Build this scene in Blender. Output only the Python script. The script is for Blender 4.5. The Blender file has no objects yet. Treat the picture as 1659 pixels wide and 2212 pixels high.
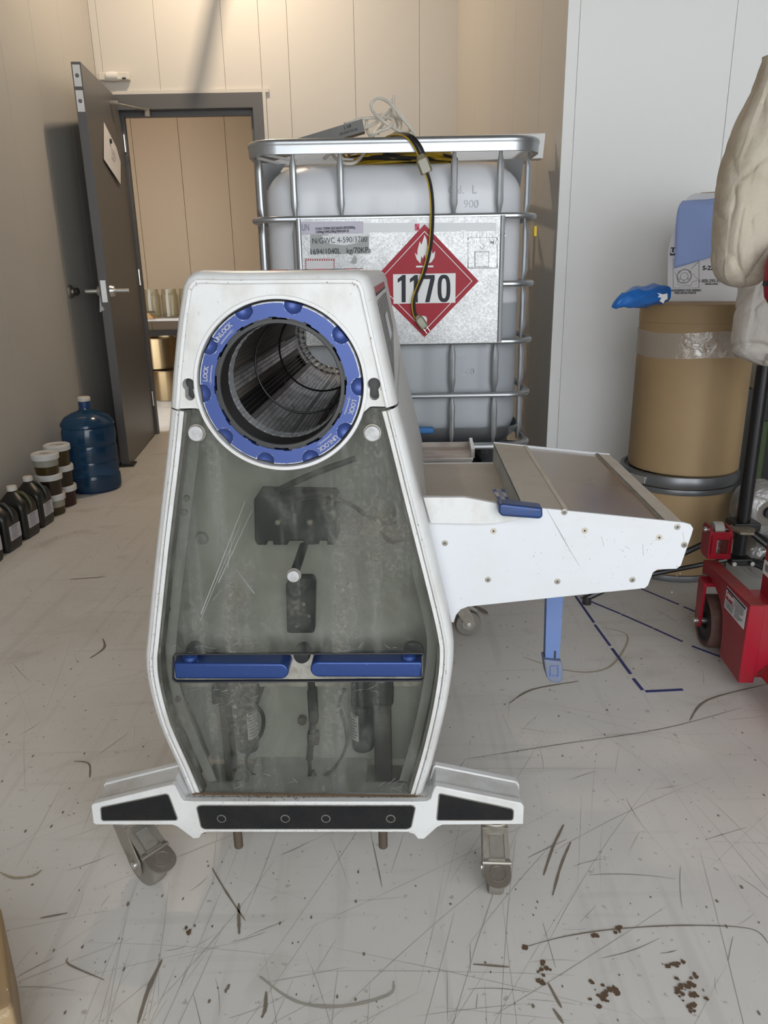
import bpy, bmesh, math, random
from mathutils import Vector, Matrix, noise
from mathutils.geometry import tessellate_polygon

# ------------------------------------------------------------------ camera
scene = bpy.context.scene
COL = scene.collection
F, CX, CY, H = 1640.0, 829.5, 1106.0, 1.08
PITCH, ROLL = math.radians(17.8), math.radians(1.0)
FWD = Vector((0, math.cos(PITCH), -math.sin(PITCH)))
R0 = Vector((1, 0, 0)); U0 = R0.cross(FWD)
RGT = R0 * math.cos(ROLL) - U0 * math.sin(ROLL)
UPV = R0 * math.sin(ROLL) + U0 * math.cos(ROLL)
EYE = Vector((0, 0, H))
cam_data = bpy.data.cameras.new('camera')
cam_data.sensor_fit = 'HORIZONTAL'; cam_data.sensor_width = 36.0
cam_data.lens = 36.0 * F / 1659.0
cam_data.clip_start = 0.02
cam = bpy.data.objects.new('camera', cam_data); COL.objects.link(cam)
cam.matrix_world = Matrix(((RGT.x, UPV.x, -FWD.x, 0), (RGT.y, UPV.y, -FWD.y, 0), (RGT.z, UPV.z, -FWD.z, H), (0, 0, 0, 1)))
scene.camera = cam

# ------------------------------------------------------------------ world, lights, exposure
world = bpy.data.worlds.new('world'); scene.world = world; world.use_nodes = True
wn = world.node_tree; bgn = wn.nodes['Background']
bgn.inputs['Color'].default_value = (0.92, 0.965, 1.0, 1); bgn.inputs['Strength'].default_value = 3.05
def area_light(name, loc, target, size, size_y, power, color):
    l = bpy.data.lights.new(name, 'AREA'); l.shape = 'RECTANGLE'; l.size = size; l.size_y = size_y
    l.energy = power; l.color = color
    o = bpy.data.objects.new(name, l); COL.objects.link(o); o.location = loc
    o.rotation_euler = (Vector(target) - Vector(loc)).to_track_quat('-Z', 'Y').to_euler()
    return o
area_light('ceiling_lamp', (-0.82, 4.45, 3.32), (-0.75, 5.0, 0), 0.11, 0.11, 18, (1.0, 0.80, 0.58))
area_light('back_room_lamp', (-2.0, 6.5, 2.6), (-2.0, 6.9, 0), 0.3, 0.3, 1.9, (1.0, 0.58, 0.25))
vs = scene.view_settings
scene.display_settings.display_device = 'sRGB'
vs.view_transform = 'Standard'; vs.look = 'None'; vs.gamma = 1.0; vs.use_curve_mapping = False
vs.exposure = 0.60
scene.cycles.max_bounces = 10; scene.cycles.transparent_max_bounces = 16; scene.cycles.diffuse_bounces = 6
scene.cycles.sample_clamp_indirect = 6.0
scene.cycles.caustics_reflective = False; scene.cycles.caustics_refractive = False

# ------------------------------------------------------------------ measuring helpers (pixel of the photograph -> point of the place)
def ray(px, py): return FWD + RGT * ((px - CX) / F) - UPV * ((py - CY) / F)
def atY(px, py, Y):
    d = ray(px, py); return EYE + d * (Y / d.y)
def atZ(px, py, Z=0.0):
    d = ray(px, py); return EYE + d * ((Z - H) / d.z)
def atX(px, py, X):
    d = ray(px, py); return EYE + d * (X / d.x)
def atP(px, py, p, n):
    d = ray(px, py); n = Vector(n); return EYE + d * ((Vector(p) - EYE).dot(n) / d.dot(n))
YAW = math.radians(2.3); MO = Vector((-0.153, 1.142, 0))
MXA = Vector((math.cos(YAW), -math.sin(YAW), 0)); MYA = Vector((math.sin(YAW), math.cos(YAW), 0))
def mloc(p):
    q = p - MO; return Vector((q.dot(MXA), q.dot(MYA), q.z))
def ML(px, py, d=0.0): return mloc(atP(px, py, MO + MYA * d, MYA))
def M2(pts, d=0.0): return [(v.x, v.z) for v in (ML(a, b, d) for a, b in pts)]

# ------------------------------------------------------------------ materials
MATS = {}
def mat(name, col, rough=0.5, metal=0.0, dirt=0.0, dirtcol=(0.12, 0.09, 0.06), dscale=6.0, speck=0.0, bump=0.0, bscale=60.0,
        trans=0.0, spec=None, sss=0.0, coat=0.0, stretch=(1, 1, 1), ior=None):
    m = bpy.data.materials.new(name); m.use_nodes = True; nt = m.node_tree; N = nt.nodes; L = nt.links
    b = N['Principled BSDF']; b.inputs['Base Color'].default_value = (*col, 1); b.inputs['Roughness'].default_value = rough
    b.inputs['Metallic'].default_value = metal
    if spec is not None: b.inputs['Specular IOR Level'].default_value = spec
    if trans: b.inputs['Transmission Weight'].default_value = trans
    if ior: b.inputs['IOR'].default_value = ior
    if sss:
        b.inputs['Subsurface Weight'].default_value = sss; b.inputs['Subsurface Radius'].default_value = (0.05, 0.05, 0.05)
    if coat: b.inputs['Coat Weight'].default_value = coat; b.inputs['Coat Roughness'].default_value = 0.15
    tc = N.new('ShaderNodeTexCoord'); mp = N.new('ShaderNodeMapping'); mp.inputs['Scale'].default_value = stretch
    L.new(tc.outputs['Object'], mp.inputs['Vector'])
    last = None
    def layer(scale, detail, lo, hi, amount, c, prev):
        n = N.new('ShaderNodeTexNoise'); n.inputs['Scale'].default_value = scale; n.inputs['Detail'].default_value = detail
        n.inputs['Roughness'].default_value = 0.62
        L.new(mp.outputs['Vector'], n.inputs['Vector'])
        r = N.new('ShaderNodeMapRange'); r.inputs['From Min'].default_value = lo; r.inputs['From Max'].default_value = hi
        r.inputs['To Max'].default_value = amount; L.new(n.outputs['Fac'], r.inputs['Value'])
        mx = N.new('ShaderNodeMix'); mx.data_type = 'RGBA'
        if prev is None: mx.inputs['A'].default_value = (*col, 1)
        else: L.new(prev, mx.inputs['A'])
        mx.inputs['B'].default_value = (*c, 1); L.new(r.outputs['Result'], mx.inputs['Factor'])
        return mx.outputs['Result']
    if dirt: last = layer(dscale, 8, 0.45, 0.78, dirt, dirtcol, last)
    if speck: last = layer(dscale * 14, 3, 0.66, 0.72, speck, dirtcol, last)
    if last is not None: L.new(last, b.inputs['Base Color'])
    if bump:
        n = N.new('ShaderNodeTexNoise'); n.inputs['Scale'].default_value = bscale; n.inputs['Detail'].default_value = 5
        L.new(mp.outputs['Vector'], n.inputs['Vector'])
        bp = N.new('ShaderNodeBump'); bp.inputs['Strength'].default_value = bump; bp.inputs['Distance'].default_value = 0.004
        L.new(n.outputs['Fac'], bp.inputs['Height']); L.new(bp.outputs['Normal'], b.inputs['Normal'])
    MATS[name] = m
    return m

WHITE = mat('white_enamel', (0.63, 0.63, 0.625), 0.32, dirt=0.35, dirtcol=(0.30, 0.26, 0.20), dscale=9, speck=0.35)
WHITE_W = mat('worn_white_enamel', (0.62, 0.62, 0.615), 0.38, dirt=0.6, dirtcol=(0.33, 0.29, 0.22), dscale=16, speck=0.5, stretch=(1, 1, .6))
PANELW = mat('white_side_panel', (0.60, 0.615, 0.645), 0.36, dirt=0.16, dirtcol=(0.45, 0.40, 0.32), dscale=7, speck=0.35)
GREYW = mat('grey_white_panel', (0.60, 0.59, 0.57), 0.4, dirt=0.2, dirtcol=(0.36, 0.32, 0.27), dscale=5)
BEIGE = mat('beige_tray', (0.46, 0.405, 0.33), 0.5, dirt=0.4, dirtcol=(0.22, 0.17, 0.12), dscale=7, speck=0.5)
CREAM_E = mat('tray_cream_edge', (0.52, 0.46, 0.38), 0.45, dirt=0.4, dirtcol=(0.2, 0.15, 0.1), dscale=12, speck=0.6)
BROWNWIN = mat('brown_tray_window', (0.255, 0.175, 0.11), 0.16, dirt=0.5, dirtcol=(0.36, 0.28, 0.19), dscale=3, stretch=(1, .4, 1), coat=0.4)
DIRTYALU = mat('dirty_aluminium', (0.48, 0.43, 0.39), 0.42, 0.3, dirt=0.9, dirtcol=(0.15, 0.09, 0.055), dscale=10, stretch=(1, 3, 1))
BLUE = mat('blue_anodised', (0.026, 0.06, 0.215), 0.30, 0.35, speck=0.12, dirtcol=(.5, .5, .55), dscale=10)
BLUE_RING = mat('blue_ring_metal', (0.042, 0.074, 0.25), 0.38, 0.3, dirt=0.12, dirtcol=(.02, .04, .15), dscale=14)
BLUESTRAP = mat('blue_painted_strap', (0.115, 0.185, 0.40), 0.5, dirt=0.25, dirtcol=(.2, .18, .18), dscale=10)
BLACK = mat('black_plastic', (0.022, 0.022, 0.023), 0.42, dirt=0.3, dirtcol=(.07, .06, .05), dscale=12)
BLACKMETAL = mat('black_painted_metal', (0.008, 0.008, 0.009), 0.35)
PADBLACK = mat('black_grip_pad', (0.013, 0.013, 0.014), 0.85, bump=0.6, bscale=420, dirt=0.4, dirtcol=(.04, .035, .03), dscale=18, spec=.25)
RUBBER = mat('grey_caster_rubber', (0.19, 0.175, 0.15), 0.7, dirt=0.5, dirtcol=(.09, .07, .05), dscale=25)
ZINC = mat('dirty_zinc', (0.33, 0.305, 0.265), 0.45, 0.6, dirt=0.8, dirtcol=(.13, .10, .07), dscale=22)
STEEL = mat('bright_steel', (0.66, 0.66, 0.65), 0.3, 0.9, dirt=0.25, dirtcol=(.3, .28, .25), dscale=20)
GALV = mat('galvanised_tube', (0.47, 0.49, 0.51), 0.36, 0.85, dirt=0.35, dirtcol=(.30, .31, .33), dscale=14)
KNOB = mat('knob_cap', (0.47, 0.47, 0.475), 0.5, 0.2, dirt=0.9, dirtcol=(.22, .21, .2), dscale=90)
SEAL = mat('dirty_seal_strip', (0.17, 0.165, 0.145), 0.7, dirt=0.8, dirtcol=(.06, .05, .035), dscale=30, speck=.5)
BACKPLATE = mat('grey_green_backplate', (0.56, 0.58, 0.54), 0.6, dirt=0.6, dirtcol=(.26, .22, .17), dscale=6)
SHELLIN = mat('inner_shell_grey', (0.45, 0.46, 0.44), 0.6, dirt=0.5, dirtcol=(.2, .18, .15), dscale=8)
INNERDARK = mat('inner_dark_part', (0.018, 0.021, 0.028), 0.55)
INNERBROWN = mat('inner_grey_post', (0.055, 0.052, 0.052), 0.55)
CABLE = mat('dark_cable', (0.035, 0.035, 0.036), 0.55)
PAPER = mat('white_paper', (0.72, 0.71, 0.73), 0.75)
INK = mat('dark_ink', (0.025, 0.028, 0.04), 0.7)
INKGREY = mat('grey_ink', (0.20, 0.20, 0.24), 0.8)
RED = mat('red_print', (0.36, 0.006, 0.022), 0.45, spec=.3)
WHITEPRINT = mat('white_print', (0.80, 0.80, 0.80), 0.5)
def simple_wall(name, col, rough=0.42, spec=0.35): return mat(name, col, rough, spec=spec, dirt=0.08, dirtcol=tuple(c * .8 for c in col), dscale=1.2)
WALL = simple_wall('cream_wall_panel', (0.62, 0.59, 0.545))
WALLW = simple_wall('white_wall_panel', (0.89, 0.885, 0.875), 0.4)
JOINT = mat('wall_joint', (0.58, 0.55, 0.50), 0.6)
DOORGREY = mat('grey_door_paint', (0.125, 0.122, 0.12), 0.38, spec=.4)
FRAMEGREY = mat('grey_frame_paint', (0.115, 0.115, 0.118), 0.42)
CARD = mat('kraft_cardboard', (0.36, 0.245, 0.125), 0.6, dirt=0.3, dirtcol=(.27, .175, .085), dscale=8, bump=.08, bscale=90)
REDPAINT = mat('red_machine_paint', (0.30, 0.005, 0.018), 0.36, dirt=0.35, dirtcol=(.2, .05, .04), dscale=8, bump=.1, bscale=40)
REDDUSTY = mat('red_dusty_paint', (0.32, 0.02, 0.022), 0.55, dirt=0.8, dirtcol=(.17, .09, .07), dscale=14, stretch=(1, 3, 1))
CLOTH = mat('soiled_white_cloth', (0.51, 0.455, 0.37), 0.85, dirt=0.95, dirtcol=(.34, .285, .20), dscale=7, bump=.9, bscale=48, speck=.35)
CLOTH2 = mat('paler_white_cloth', (0.60, 0.57, 0.53), 0.85, dirt=0.6, dirtcol=(.42, .37, .31), dscale=7, bump=.8, bscale=40)
TANK = mat('tank_plastic', (0.72, 0.74, 0.77), 0.34, sss=0.25)
CAPWHITE = mat('white_cap_plastic', (0.66, 0.63, 0.57), 0.45)

# ------------------------------------------------------------------ mesh helpers
def offset_loop(pts, d):
    """Loop of 2-D points moved inwards by d (counter-clockwise loops)."""
    n = len(pts); out = []
    for i in range(n):
        p0, p1, p2 = Vector(pts[i - 1]), Vector(pts[i]), Vector(pts[(i + 1) % n])
        a, b = (p1 - p0), (p2 - p1)
        if a.length < 1e-9 or b.length < 1e-9: out.append(tuple(p1)); continue
        a.normalize(); b.normalize()
        na, nb = Vector((-a.y, a.x)), Vector((-b.y, b.x))
        m = na + nb
        if m.length < 1e-6: m = na
        m.normalize(); c = max(0.35, m.dot(na))
        out.append(tuple(p1 + m * (d / c)))
    return out
def area2(p): return sum(p[i - 1][0] * p[i][1] - p[i][0] * p[i - 1][1] for i in range(len(p))) / 2
def ccw(p): return list(p) if area2(p) > 0 else list(reversed(p))
def rounded(pts, r, n=5):
    """Round the corners of a 2-D loop; r is a number or a list per corner."""
    pts = [Vector(p) for p in pts]; out = []; k = len(pts)
    for i in range(k):
        ri = r[i] if isinstance(r, (list, tuple)) else r
        p0, p1, p2 = pts[i - 1], pts[i], pts[(i + 1) % k]
        a, b = p0 - p1, p2 - p1
        t = min(ri, a.length * .48, b.length * .48)
        if t < 1e-6: out.append(tuple(p1)); continue
        A, B = p1 + a.normalized() * t, p1 + b.normalized() * t
        for j in range(n + 1):
            s = j / n; out.append(tuple(A * (1 - s) ** 2 + p1 * 2 * s * (1 - s) + B * s * s))
    return out
def circle2(cx, cy, r, n=32, a0=0.0): return [(cx + r * math.cos(a0 + 2 * math.pi * i / n), cy + r * math.sin(a0 + 2 * math.pi * i / n)) for i in range(n)]
def smooth_path(pts, sub=6, closed=False):
    pts = [Vector(p) for p in pts]; n = len(pts); out = []
    rng = range(n) if closed else range(n - 1)
    for i in rng:
        if closed: p = [pts[(i + k - 1) % n] for k in range(4)]
        else: p = [pts[max(i - 1, 0)], pts[i], pts[i + 1], pts[min(i + 2, n - 1)]]
        for j in range(sub):
            t = j / sub
            out.append(0.5 * ((2 * p[1]) + (p[2] - p[0]) * t + (2 * p[0] - 5 * p[1] + 4 * p[2] - p[3]) * t * t + (-p[0] + 3 * p[1] - 3 * p[2] + p[3]) * t ** 3))
    if not closed: out.append(pts[-1])
    return out

class MB:
    def __init__(s): s.v = []; s.f = []
    def add(s, vs_, fs):
        o = len(s.v); s.v += [tuple(v) for v in vs_]; s.f += [tuple(i + o for i in f) for f in fs]; return s
    def box(s, c, d, rot=None):
        c = Vector(c); h = Vector(d) / 2
        q = [Vector((x, y, z)) for x in (-h.x, h.x) for y in (-h.y, h.y) for z in (-h.z, h.z)]
        if rot is not None: q = [rot @ a for a in q]
        return s.add([c + a for a in q], [(0, 1, 3, 2), (4, 6, 7, 5), (0, 4, 5, 1), (2, 3, 7, 6), (0, 2, 6, 4), (1, 5, 7, 3)])
    def rbox(s, c, d, r=.004, rot=None, n=3):
        """Box with rounded edges: rounded-rectangle plate along local y."""
        h = Vector(d) / 2; m = MB()
        m.plate([rounded([(-h.x, -h.z), (h.x, -h.z), (h.x, h.z), (-h.x, h.z)], r, n)], -h.y, h.y, r * .6, both=True)
        R = rot if rot is not None else Matrix.Identity(3); c = Vector(c)
        return s.add([c + R @ Vector(v) for v in m.v], m.f)
    def tube(s, pts, r, n=8, closed=False, cap=True, flat=None):
        pts = [Vector(p) for p in pts]; k = len(pts); rings = []
        rr = r if isinstance(r, (list, tuple)) else [r] * k
        up = None
        for i in range(k):
            if closed: t = pts[(i + 1) % k] - pts[i - 1]
            else: t = pts[min(i + 1, k - 1)] - pts[max(i - 1, 0)]
            if t.length < 1e-9: t = Vector((0, 0, 1))
            t.normalize()
            if up is None:
                up = Vector((0, 0, 1)) if abs(t.z) < .9 else Vector((0, 1, 0))
            a = (up - t * up.dot(t))
            if a.length < 1e-6: a = t.orthogonal()
            a.normalize(); b = t.cross(a); up = a
            fx, fy = (flat[i] if flat else (1, 1))
            rings.append([pts[i] + (a * math.cos(2 * math.pi * j / n) * fx + b * math.sin(2 * math.pi * j / n) * fy) * rr[i] for j in range(n)])
        vs_ = [v for g in rings for v in g]; fs = []
        for i in range(k if closed else k - 1):
            a, b = i * n, ((i + 1) % k) * n
            fs += [(a + j, a + (j + 1) % n, b + (j + 1) % n, b + j) for j in range(n)]
        if cap and not closed: fs += [tuple(range(n))[::-1], tuple(range((k - 1) * n, k * n))]
        return s.add(vs_, fs)
    def cyl(s, p0, p1, r0, r1=None, n=20, bev=0.0):
        p0, p1 = Vector(p0), Vector(p1); r1 = r0 if r1 is None else r1
        if bev:
            d = (p1 - p0).normalized()
            return s.tube([p0, p0 + d * bev * .3, p0 + d * bev, p1 - d * bev, p1 - d * bev * .3, p1], [r0 - bev, r0 - bev * .3, r0, r1, r1 - bev * .3, r1 - bev], n)
        return s.tube([p0, p1], [r0, r1], n)
    def lathe(s, prof, c=(0, 0, 0), axis=(0, 0, 1), n=36, close=True):
        ax = Vector(axis).normalized(); a = ax.orthogonal().normalized(); b = ax.cross(a); c = Vector(c)
        vs_ = [c + ax * z + (a * math.cos(2 * math.pi * j / n) + b * math.sin(2 * math.pi * j / n)) * r for r, z in prof for j in range(n)]
        k = len(prof); fs = []
        for i in range(k - 1): fs += [(i * n + j, i * n + (j + 1) % n, (i + 1) * n + (j + 1) % n, (i + 1) * n + j) for j in range(n)]
        if close: fs += [tuple(range(n))[::-1], tuple(range((k - 1) * n, k * n))]
        return s.add(vs_, fs)
    def plate(s, loops, y0, y1, bev=0.0, both=False, lip=None, steps=3, back=True, hbev=None):
        """Solid between planes y0 (front) and y1 from an outer 2-D loop (x, z) and holes; front edge rounded by bev, optional lip = (width, slope, drop)."""
        loops = [ccw(p) for p in loops]; rings_all = []
        for li, lp in enumerate(loops):
            sg = 1 if li == 0 else -1
            if li > 0 and hbev is not None: bev = hbev
            rings = []
            if both and bev:
                for k in range(steps, 0, -1):
                    a = math.pi / 2 * k / steps; rings.append((offset_loop(lp, sg * bev * (1 - math.cos(a))), y1 - bev * (1 - math.sin(a))))
                rings = rings
            rings.append((lp, y1 - (bev if both else 0)))
            if bev:
                for k in range(0, steps + 1):
                    a = math.pi / 2 * k / steps; rings.append((offset_loop(lp, sg * bev * (1 - math.cos(a))), y0 + bev * (1 - math.sin(a))))
            else: rings.append((lp, y0))
            if lip and li == 0:
                w, sl, dr = lip
                rings.append((offset_loop(lp, bev + w), y0)); rings.append((offset_loop(lp, bev + w + sl * .5), y0 + dr * .75)); rings.append((offset_loop(lp, bev + w + sl), y0 + dr))
            elif lip and li > 0:
                rings[-1] = (rings[-1][0], y0 + lip[2])
            n = len(lp); vs_ = [(p[0], y, p[1]) for q, y in rings for p in q]; fs = []
            for i in range(len(rings) - 1): fs += [(i * n + j, i * n + (j + 1) % n, (i + 1) * n + (j + 1) % n, (i + 1) * n + j) for j in range(n)]
            s.add(vs_, fs); rings_all.append(rings)
        for which, flag in ((-1, True), (0, back)):
            if not flag: continue
            lps = [[Vector((p[0], p[1], 0)) for p in rg[which][0]] for rg in rings_all]
            y = rings_all[0][which][1]
            flatv = [p for l in lps for p in l]
            tris = tessellate_polygon(lps)
            s.add([(p.x, y, p.y) for p in flatv], [t for t in tris])
        return s
    def poly(s, pts): return s.add(pts, [tuple(range(len(pts)))])
    def sheet(s, pts, n, t=.001):
        """Thin solid from a planar 3-D polygon, thickness t along n (towards n)."""
        n = Vector(n).normalized(); k = len(pts); pts = [Vector(p) for p in pts]
        s.add(pts + [p + n * t for p in pts], [tuple(range(k))[::-1], tuple(range(k, 2 * k))] + [(i, (i + 1) % k, k + (i + 1) % k, k + i) for i in range(k)])
        return s
    def grid(s, P, closed_u=False):
        nu, nv = len(P), len(P[0]); fs = []
        for i in range(nu if closed_u else nu - 1):
            for j in range(nv - 1): fs.append((i * nv + j, ((i + 1) % nu) * nv + j, ((i + 1) % nu) * nv + j + 1, i * nv + j + 1))
        return s.add([p for r in P for p in r], fs)
    def build(s, name, m, parent=None, angle=32, world=False, weld=True, label=None):
        me = bpy.data.meshes.new(name); me.from_pydata(s.v, [], s.f)
        bm = bmesh.new(); bm.from_mesh(me)
        if weld: bmesh.ops.remove_doubles(bm, verts=bm.verts, dist=1e-5)
        bmesh.ops.recalc_face_normals(bm, faces=bm.faces)
        bm.to_mesh(me); bm.free()
        me.materials.append(m)
        for p in me.polygons: p.use_smooth = True
        me.set_sharp_from_angle(angle=math.radians(angle))
        o = bpy.data.objects.new(name, me); COL.objects.link(o)
        if len(me.polygons) < 6000:
            wn_ = o.modifiers.new('weighted_normals', 'WEIGHTED_NORMAL'); wn_.keep_sharp = True
        if parent is not None:
            o.parent = parent
            if world: o.location = -Vector(parent.location)
        if label: o['label'] = label
        return o

def tag(o, label=None, cat=None, group=None, kind=None):
    if label: o['label'] = label
    if cat: o['category'] = cat
    if group: o['group'] = group
    if kind: o['kind'] = kind
    return o
def empty(name, loc, label, cat, group=None, rz=0.0):
    o = bpy.data.objects.new(name, None); COL.objects.link(o); o.location = loc; o.rotation_euler = (0, 0, rz)
    o.empty_display_size = .05
    return tag(o, label, cat, group)
def copy_tree(o, parent=None):
    c = o.copy(); COL.objects.link(c)
    if parent is not None: c.parent = parent
    for ch in list(o.children):
        if ch.name in bpy.data.objects: copy_tree(ch, c)
    return c
def text_mesh(name, body, size, M, m, parent, depth=.0004, bold=0.0, outline=0.0, xs=1.0, align='CENTER', sp=1.0, world=False):
    cu = bpy.data.curves.new(name, 'FONT'); cu.body = body; cu.size = size; cu.align_x = align; cu.align_y = 'CENTER'
    cu.space_character = sp
    cu.resolution_u = 4
    if outline: cu.fill_mode = 'NONE'; cu.bevel_depth = outline; cu.bevel_resolution = 0
    else: cu.extrude = depth / 2; cu.offset = bold
    t = bpy.data.objects.new(name, cu)
    me = bpy.data.meshes.new_from_object(t)
    bpy.data.objects.remove(t)
    me.transform(Matrix.Diagonal((xs, 1, 1, 1))); me.transform(M)
    me.materials.clear(); me.materials.append(m)
    o = bpy.data.objects.new(name, me); COL.objects.link(o)
    if parent is not None:
        o.parent = parent
        if world: o.location = -Vector(parent.location)
    return o
def frame_m(origin, xdir, ydir):
    """Matrix whose text plane has x along xdir and up along ydir."""
    x = Vector(xdir).normalized(); y = Vector(ydir); y = (y - x * y.dot(x)).normalized(); z = x.cross(y); o = Vector(origin)
    return Matrix(((x.x, y.x, z.x, o.x), (x.y, y.y, z.y, o.y), (x.z, y.z, z.z, o.z), (0, 0, 0, 1)))
def structure(mb, name, m, **k):
    o = mb.build(name, m, **k); o['kind'] = 'structure'; return o
rnd = random.Random(7)
# ================================================================== SETTING
ROOM_TOP, BAY_Y = 3.4, -1.9
# floor material: worn pale coating with blotches
FLOORM = mat('worn_pale_floor', (0.50, 0.475, 0.445), 0.40, spec=.4)
def floor_nodes(m):
    nt = m.node_tree; N = nt.nodes; L = nt.links; b = N['Principled BSDF']
    tc = N.new('ShaderNodeTexCoord')
    def noise_t(scale, detail, sc=(1, 1, 1), dist=0.0):
        mp = N.new('ShaderNodeMapping'); mp.inputs['Scale'].default_value = sc; L.new(tc.outputs['Object'], mp.inputs['Vector'])
        n = N.new('ShaderNodeTexNoise'); n.inputs['Scale'].default_value = scale; n.inputs['Detail'].default_value = detail
        n.inputs['Distortion'].default_value = dist
        L.new(mp.outputs['Vector'], n.inputs['Vector']); return n.outputs['Fac']
    def ramp(f, lo, hi, a):
        r = N.new('ShaderNodeMapRange'); r.inputs['From Min'].default_value = lo; r.inputs['From Max'].default_value = hi; r.inputs['To Max'].default_value = a
        L.new(f, r.inputs['Value']); return r.outputs['Result']
    def mix(prev, c, fac):
        x = N.new('ShaderNodeMix'); x.data_type = 'RGBA'
        if isinstance(prev, tuple): x.inputs['A'].default_value = (*prev, 1)
        else: L.new(prev, x.inputs['A'])
        x.inputs['B'].default_value = (*c, 1); L.new(fac, x.inputs['Factor']); return x.outputs['Result']
    c = mix((0.655, 0.63, 0.595), (0.52, 0.475, 0.41), ramp(noise_t(1.6, 7, dist=.4), .48, .78, .65))
    c = mix(c, (0.34, 0.29, 0.22), ramp(noise_t(4.2, 9, dist=.8), .60, .76, .5))
    c = mix(c, (0.71, 0.695, 0.675), ramp(noise_t(3.1, 6), .52, .7, .5))
    c = mix(c, (0.27, 0.225, 0.165), ramp(noise_t(60, 3), .66, .72, .5))
    c = mix(c, (0.36, 0.325, 0.28), ramp(noise_t(26, 4, (1, .06, 1)), .58, .68, .16))
    c = mix(c, (0.36, 0.325, 0.28), ramp(noise_t(30, 4, (.07, 1, 1)), .59, .68, .14))
    L.new(c, b.inputs['Base Color'])
    r = N.new('ShaderNodeMapRange'); r.inputs['To Min'].default_value = .3; r.inputs['To Max'].default_value = .6
    L.new(noise_t(5, 6), r.inputs['Value']); L.new(r.outputs['Result'], b.inputs['Roughness'])
floor_nodes(FLOORM)
fl = structure(MB().box((0, 2.5, -.05), (9, 14, .1)), 'floor', FLOORM)
# scratches, specks, drips on the floor: flat marks with a shape of their own
SCR_D = mat('dark_floor_scratch', (0.20, 0.165, 0.125), 0.7); SCR_L = mat('faint_floor_scratch', (0.36, 0.33, 0.285), 0.6)
STAIN = mat('brown_floor_stain', (0.12, 0.075, 0.045), 0.6); STAINF = mat('yellow_floor_stain', (0.36, 0.31, 0.225), 0.6)
def strip(mb, pts, w, z):
    pts = [Vector((p[0], p[1], z)) for p in pts]; k = len(pts); vs_ = []
    for i, p in enumerate(pts):
        t = pts[min(i + 1, k - 1)] - pts[max(i - 1, 0)]; t.normalize(); nrm = Vector((-t.y, t.x, 0))
        ww = w * (0.35 + 0.65 * math.sin(math.pi * (i + .35) / (k - .3))) * rnd.uniform(.7, 1.2) / 2
        vs_ += [p + nrm * ww, p - nrm * ww]
    mb.add(vs_, [(2 * i, 2 * i + 1, 2 * i + 3, 2 * i + 2) for i in range(k - 1)])
def scratches(n, wlo, whi, llo, lhi, z, seed, curve=.15):
    r = random.Random(seed); mb = MB()
    for _ in range(n):
        y = .45 + 4.2 * r.random() ** 1.9; x = r.uniform(-.62 - .28 * y, .62 + .28 * y)
        a = r.choice([r.gauss(1.35, .35), r.gauss(.2, .3), r.uniform(0, 3.14)]); l = r.uniform(llo, lhi) * r.uniform(.4, 1)
        d = Vector((math.cos(a), math.sin(a))); q = Vector((-d.y, d.x)) * r.gauss(0, curve) * l
        strip(mb, [(x + d.x * l * t + q.x * t * t, y + d.y * l * t + q.y * t * t) for t in (0, .2, .4, .6, .8, 1)], r.uniform(wlo, whi), z)
    return mb
o = scratches(520, .0004, .0009, .08, .75, .0005, 3, .05).build('scratch', SCR_L, fl, weld=False); o['kind'] = 'stuff'
o = scratches(330, .0004, .0011, .015, .14, .0008, 4).build('scratch', SCR_D, fl, weld=False); o['kind'] = 'stuff'
o = scratches(40, .0008, .0017, .05, .30, .0009, 9, .2).build('scratch', SCR_D, fl, weld=False); o['kind'] = 'stuff'
mb = MB(); r5 = random.Random(5)
for _ in range(1900):
    y = .45 + 4.3 * r5.random() ** 1.8; x = r5.uniform(-.62 - .28 * y, .62 + .28 * y); rr = r5.choice([.0008, .0011, .0015, .0026]) * r5.uniform(.6, 1.2)
    k = r5.randint(5, 7); a0 = r5.random() * 6; st = r5.uniform(1, 2.2)
    mb.poly([(x + rr * math.cos(a0 + 6.283 * i / k) * r5.uniform(.7, 1.2), y + st * rr * math.sin(a0 + 6.283 * i / k) * r5.uniform(.7, 1.2), .0007) for i in range(k)])
o = mb.build('speck', SCR_D, fl, weld=False); o['kind'] = 'stuff'
def px_strip(pts, w, m, name, z=.0011, sub=5):
    mb = MB(); q = [atZ(a, b, 0) for a, b in pts]
    strip(mb, [(p.x, p.y) for p in smooth_path(q, sub)], w, z); return mb.build(name, m, fl, weld=False)
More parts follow.
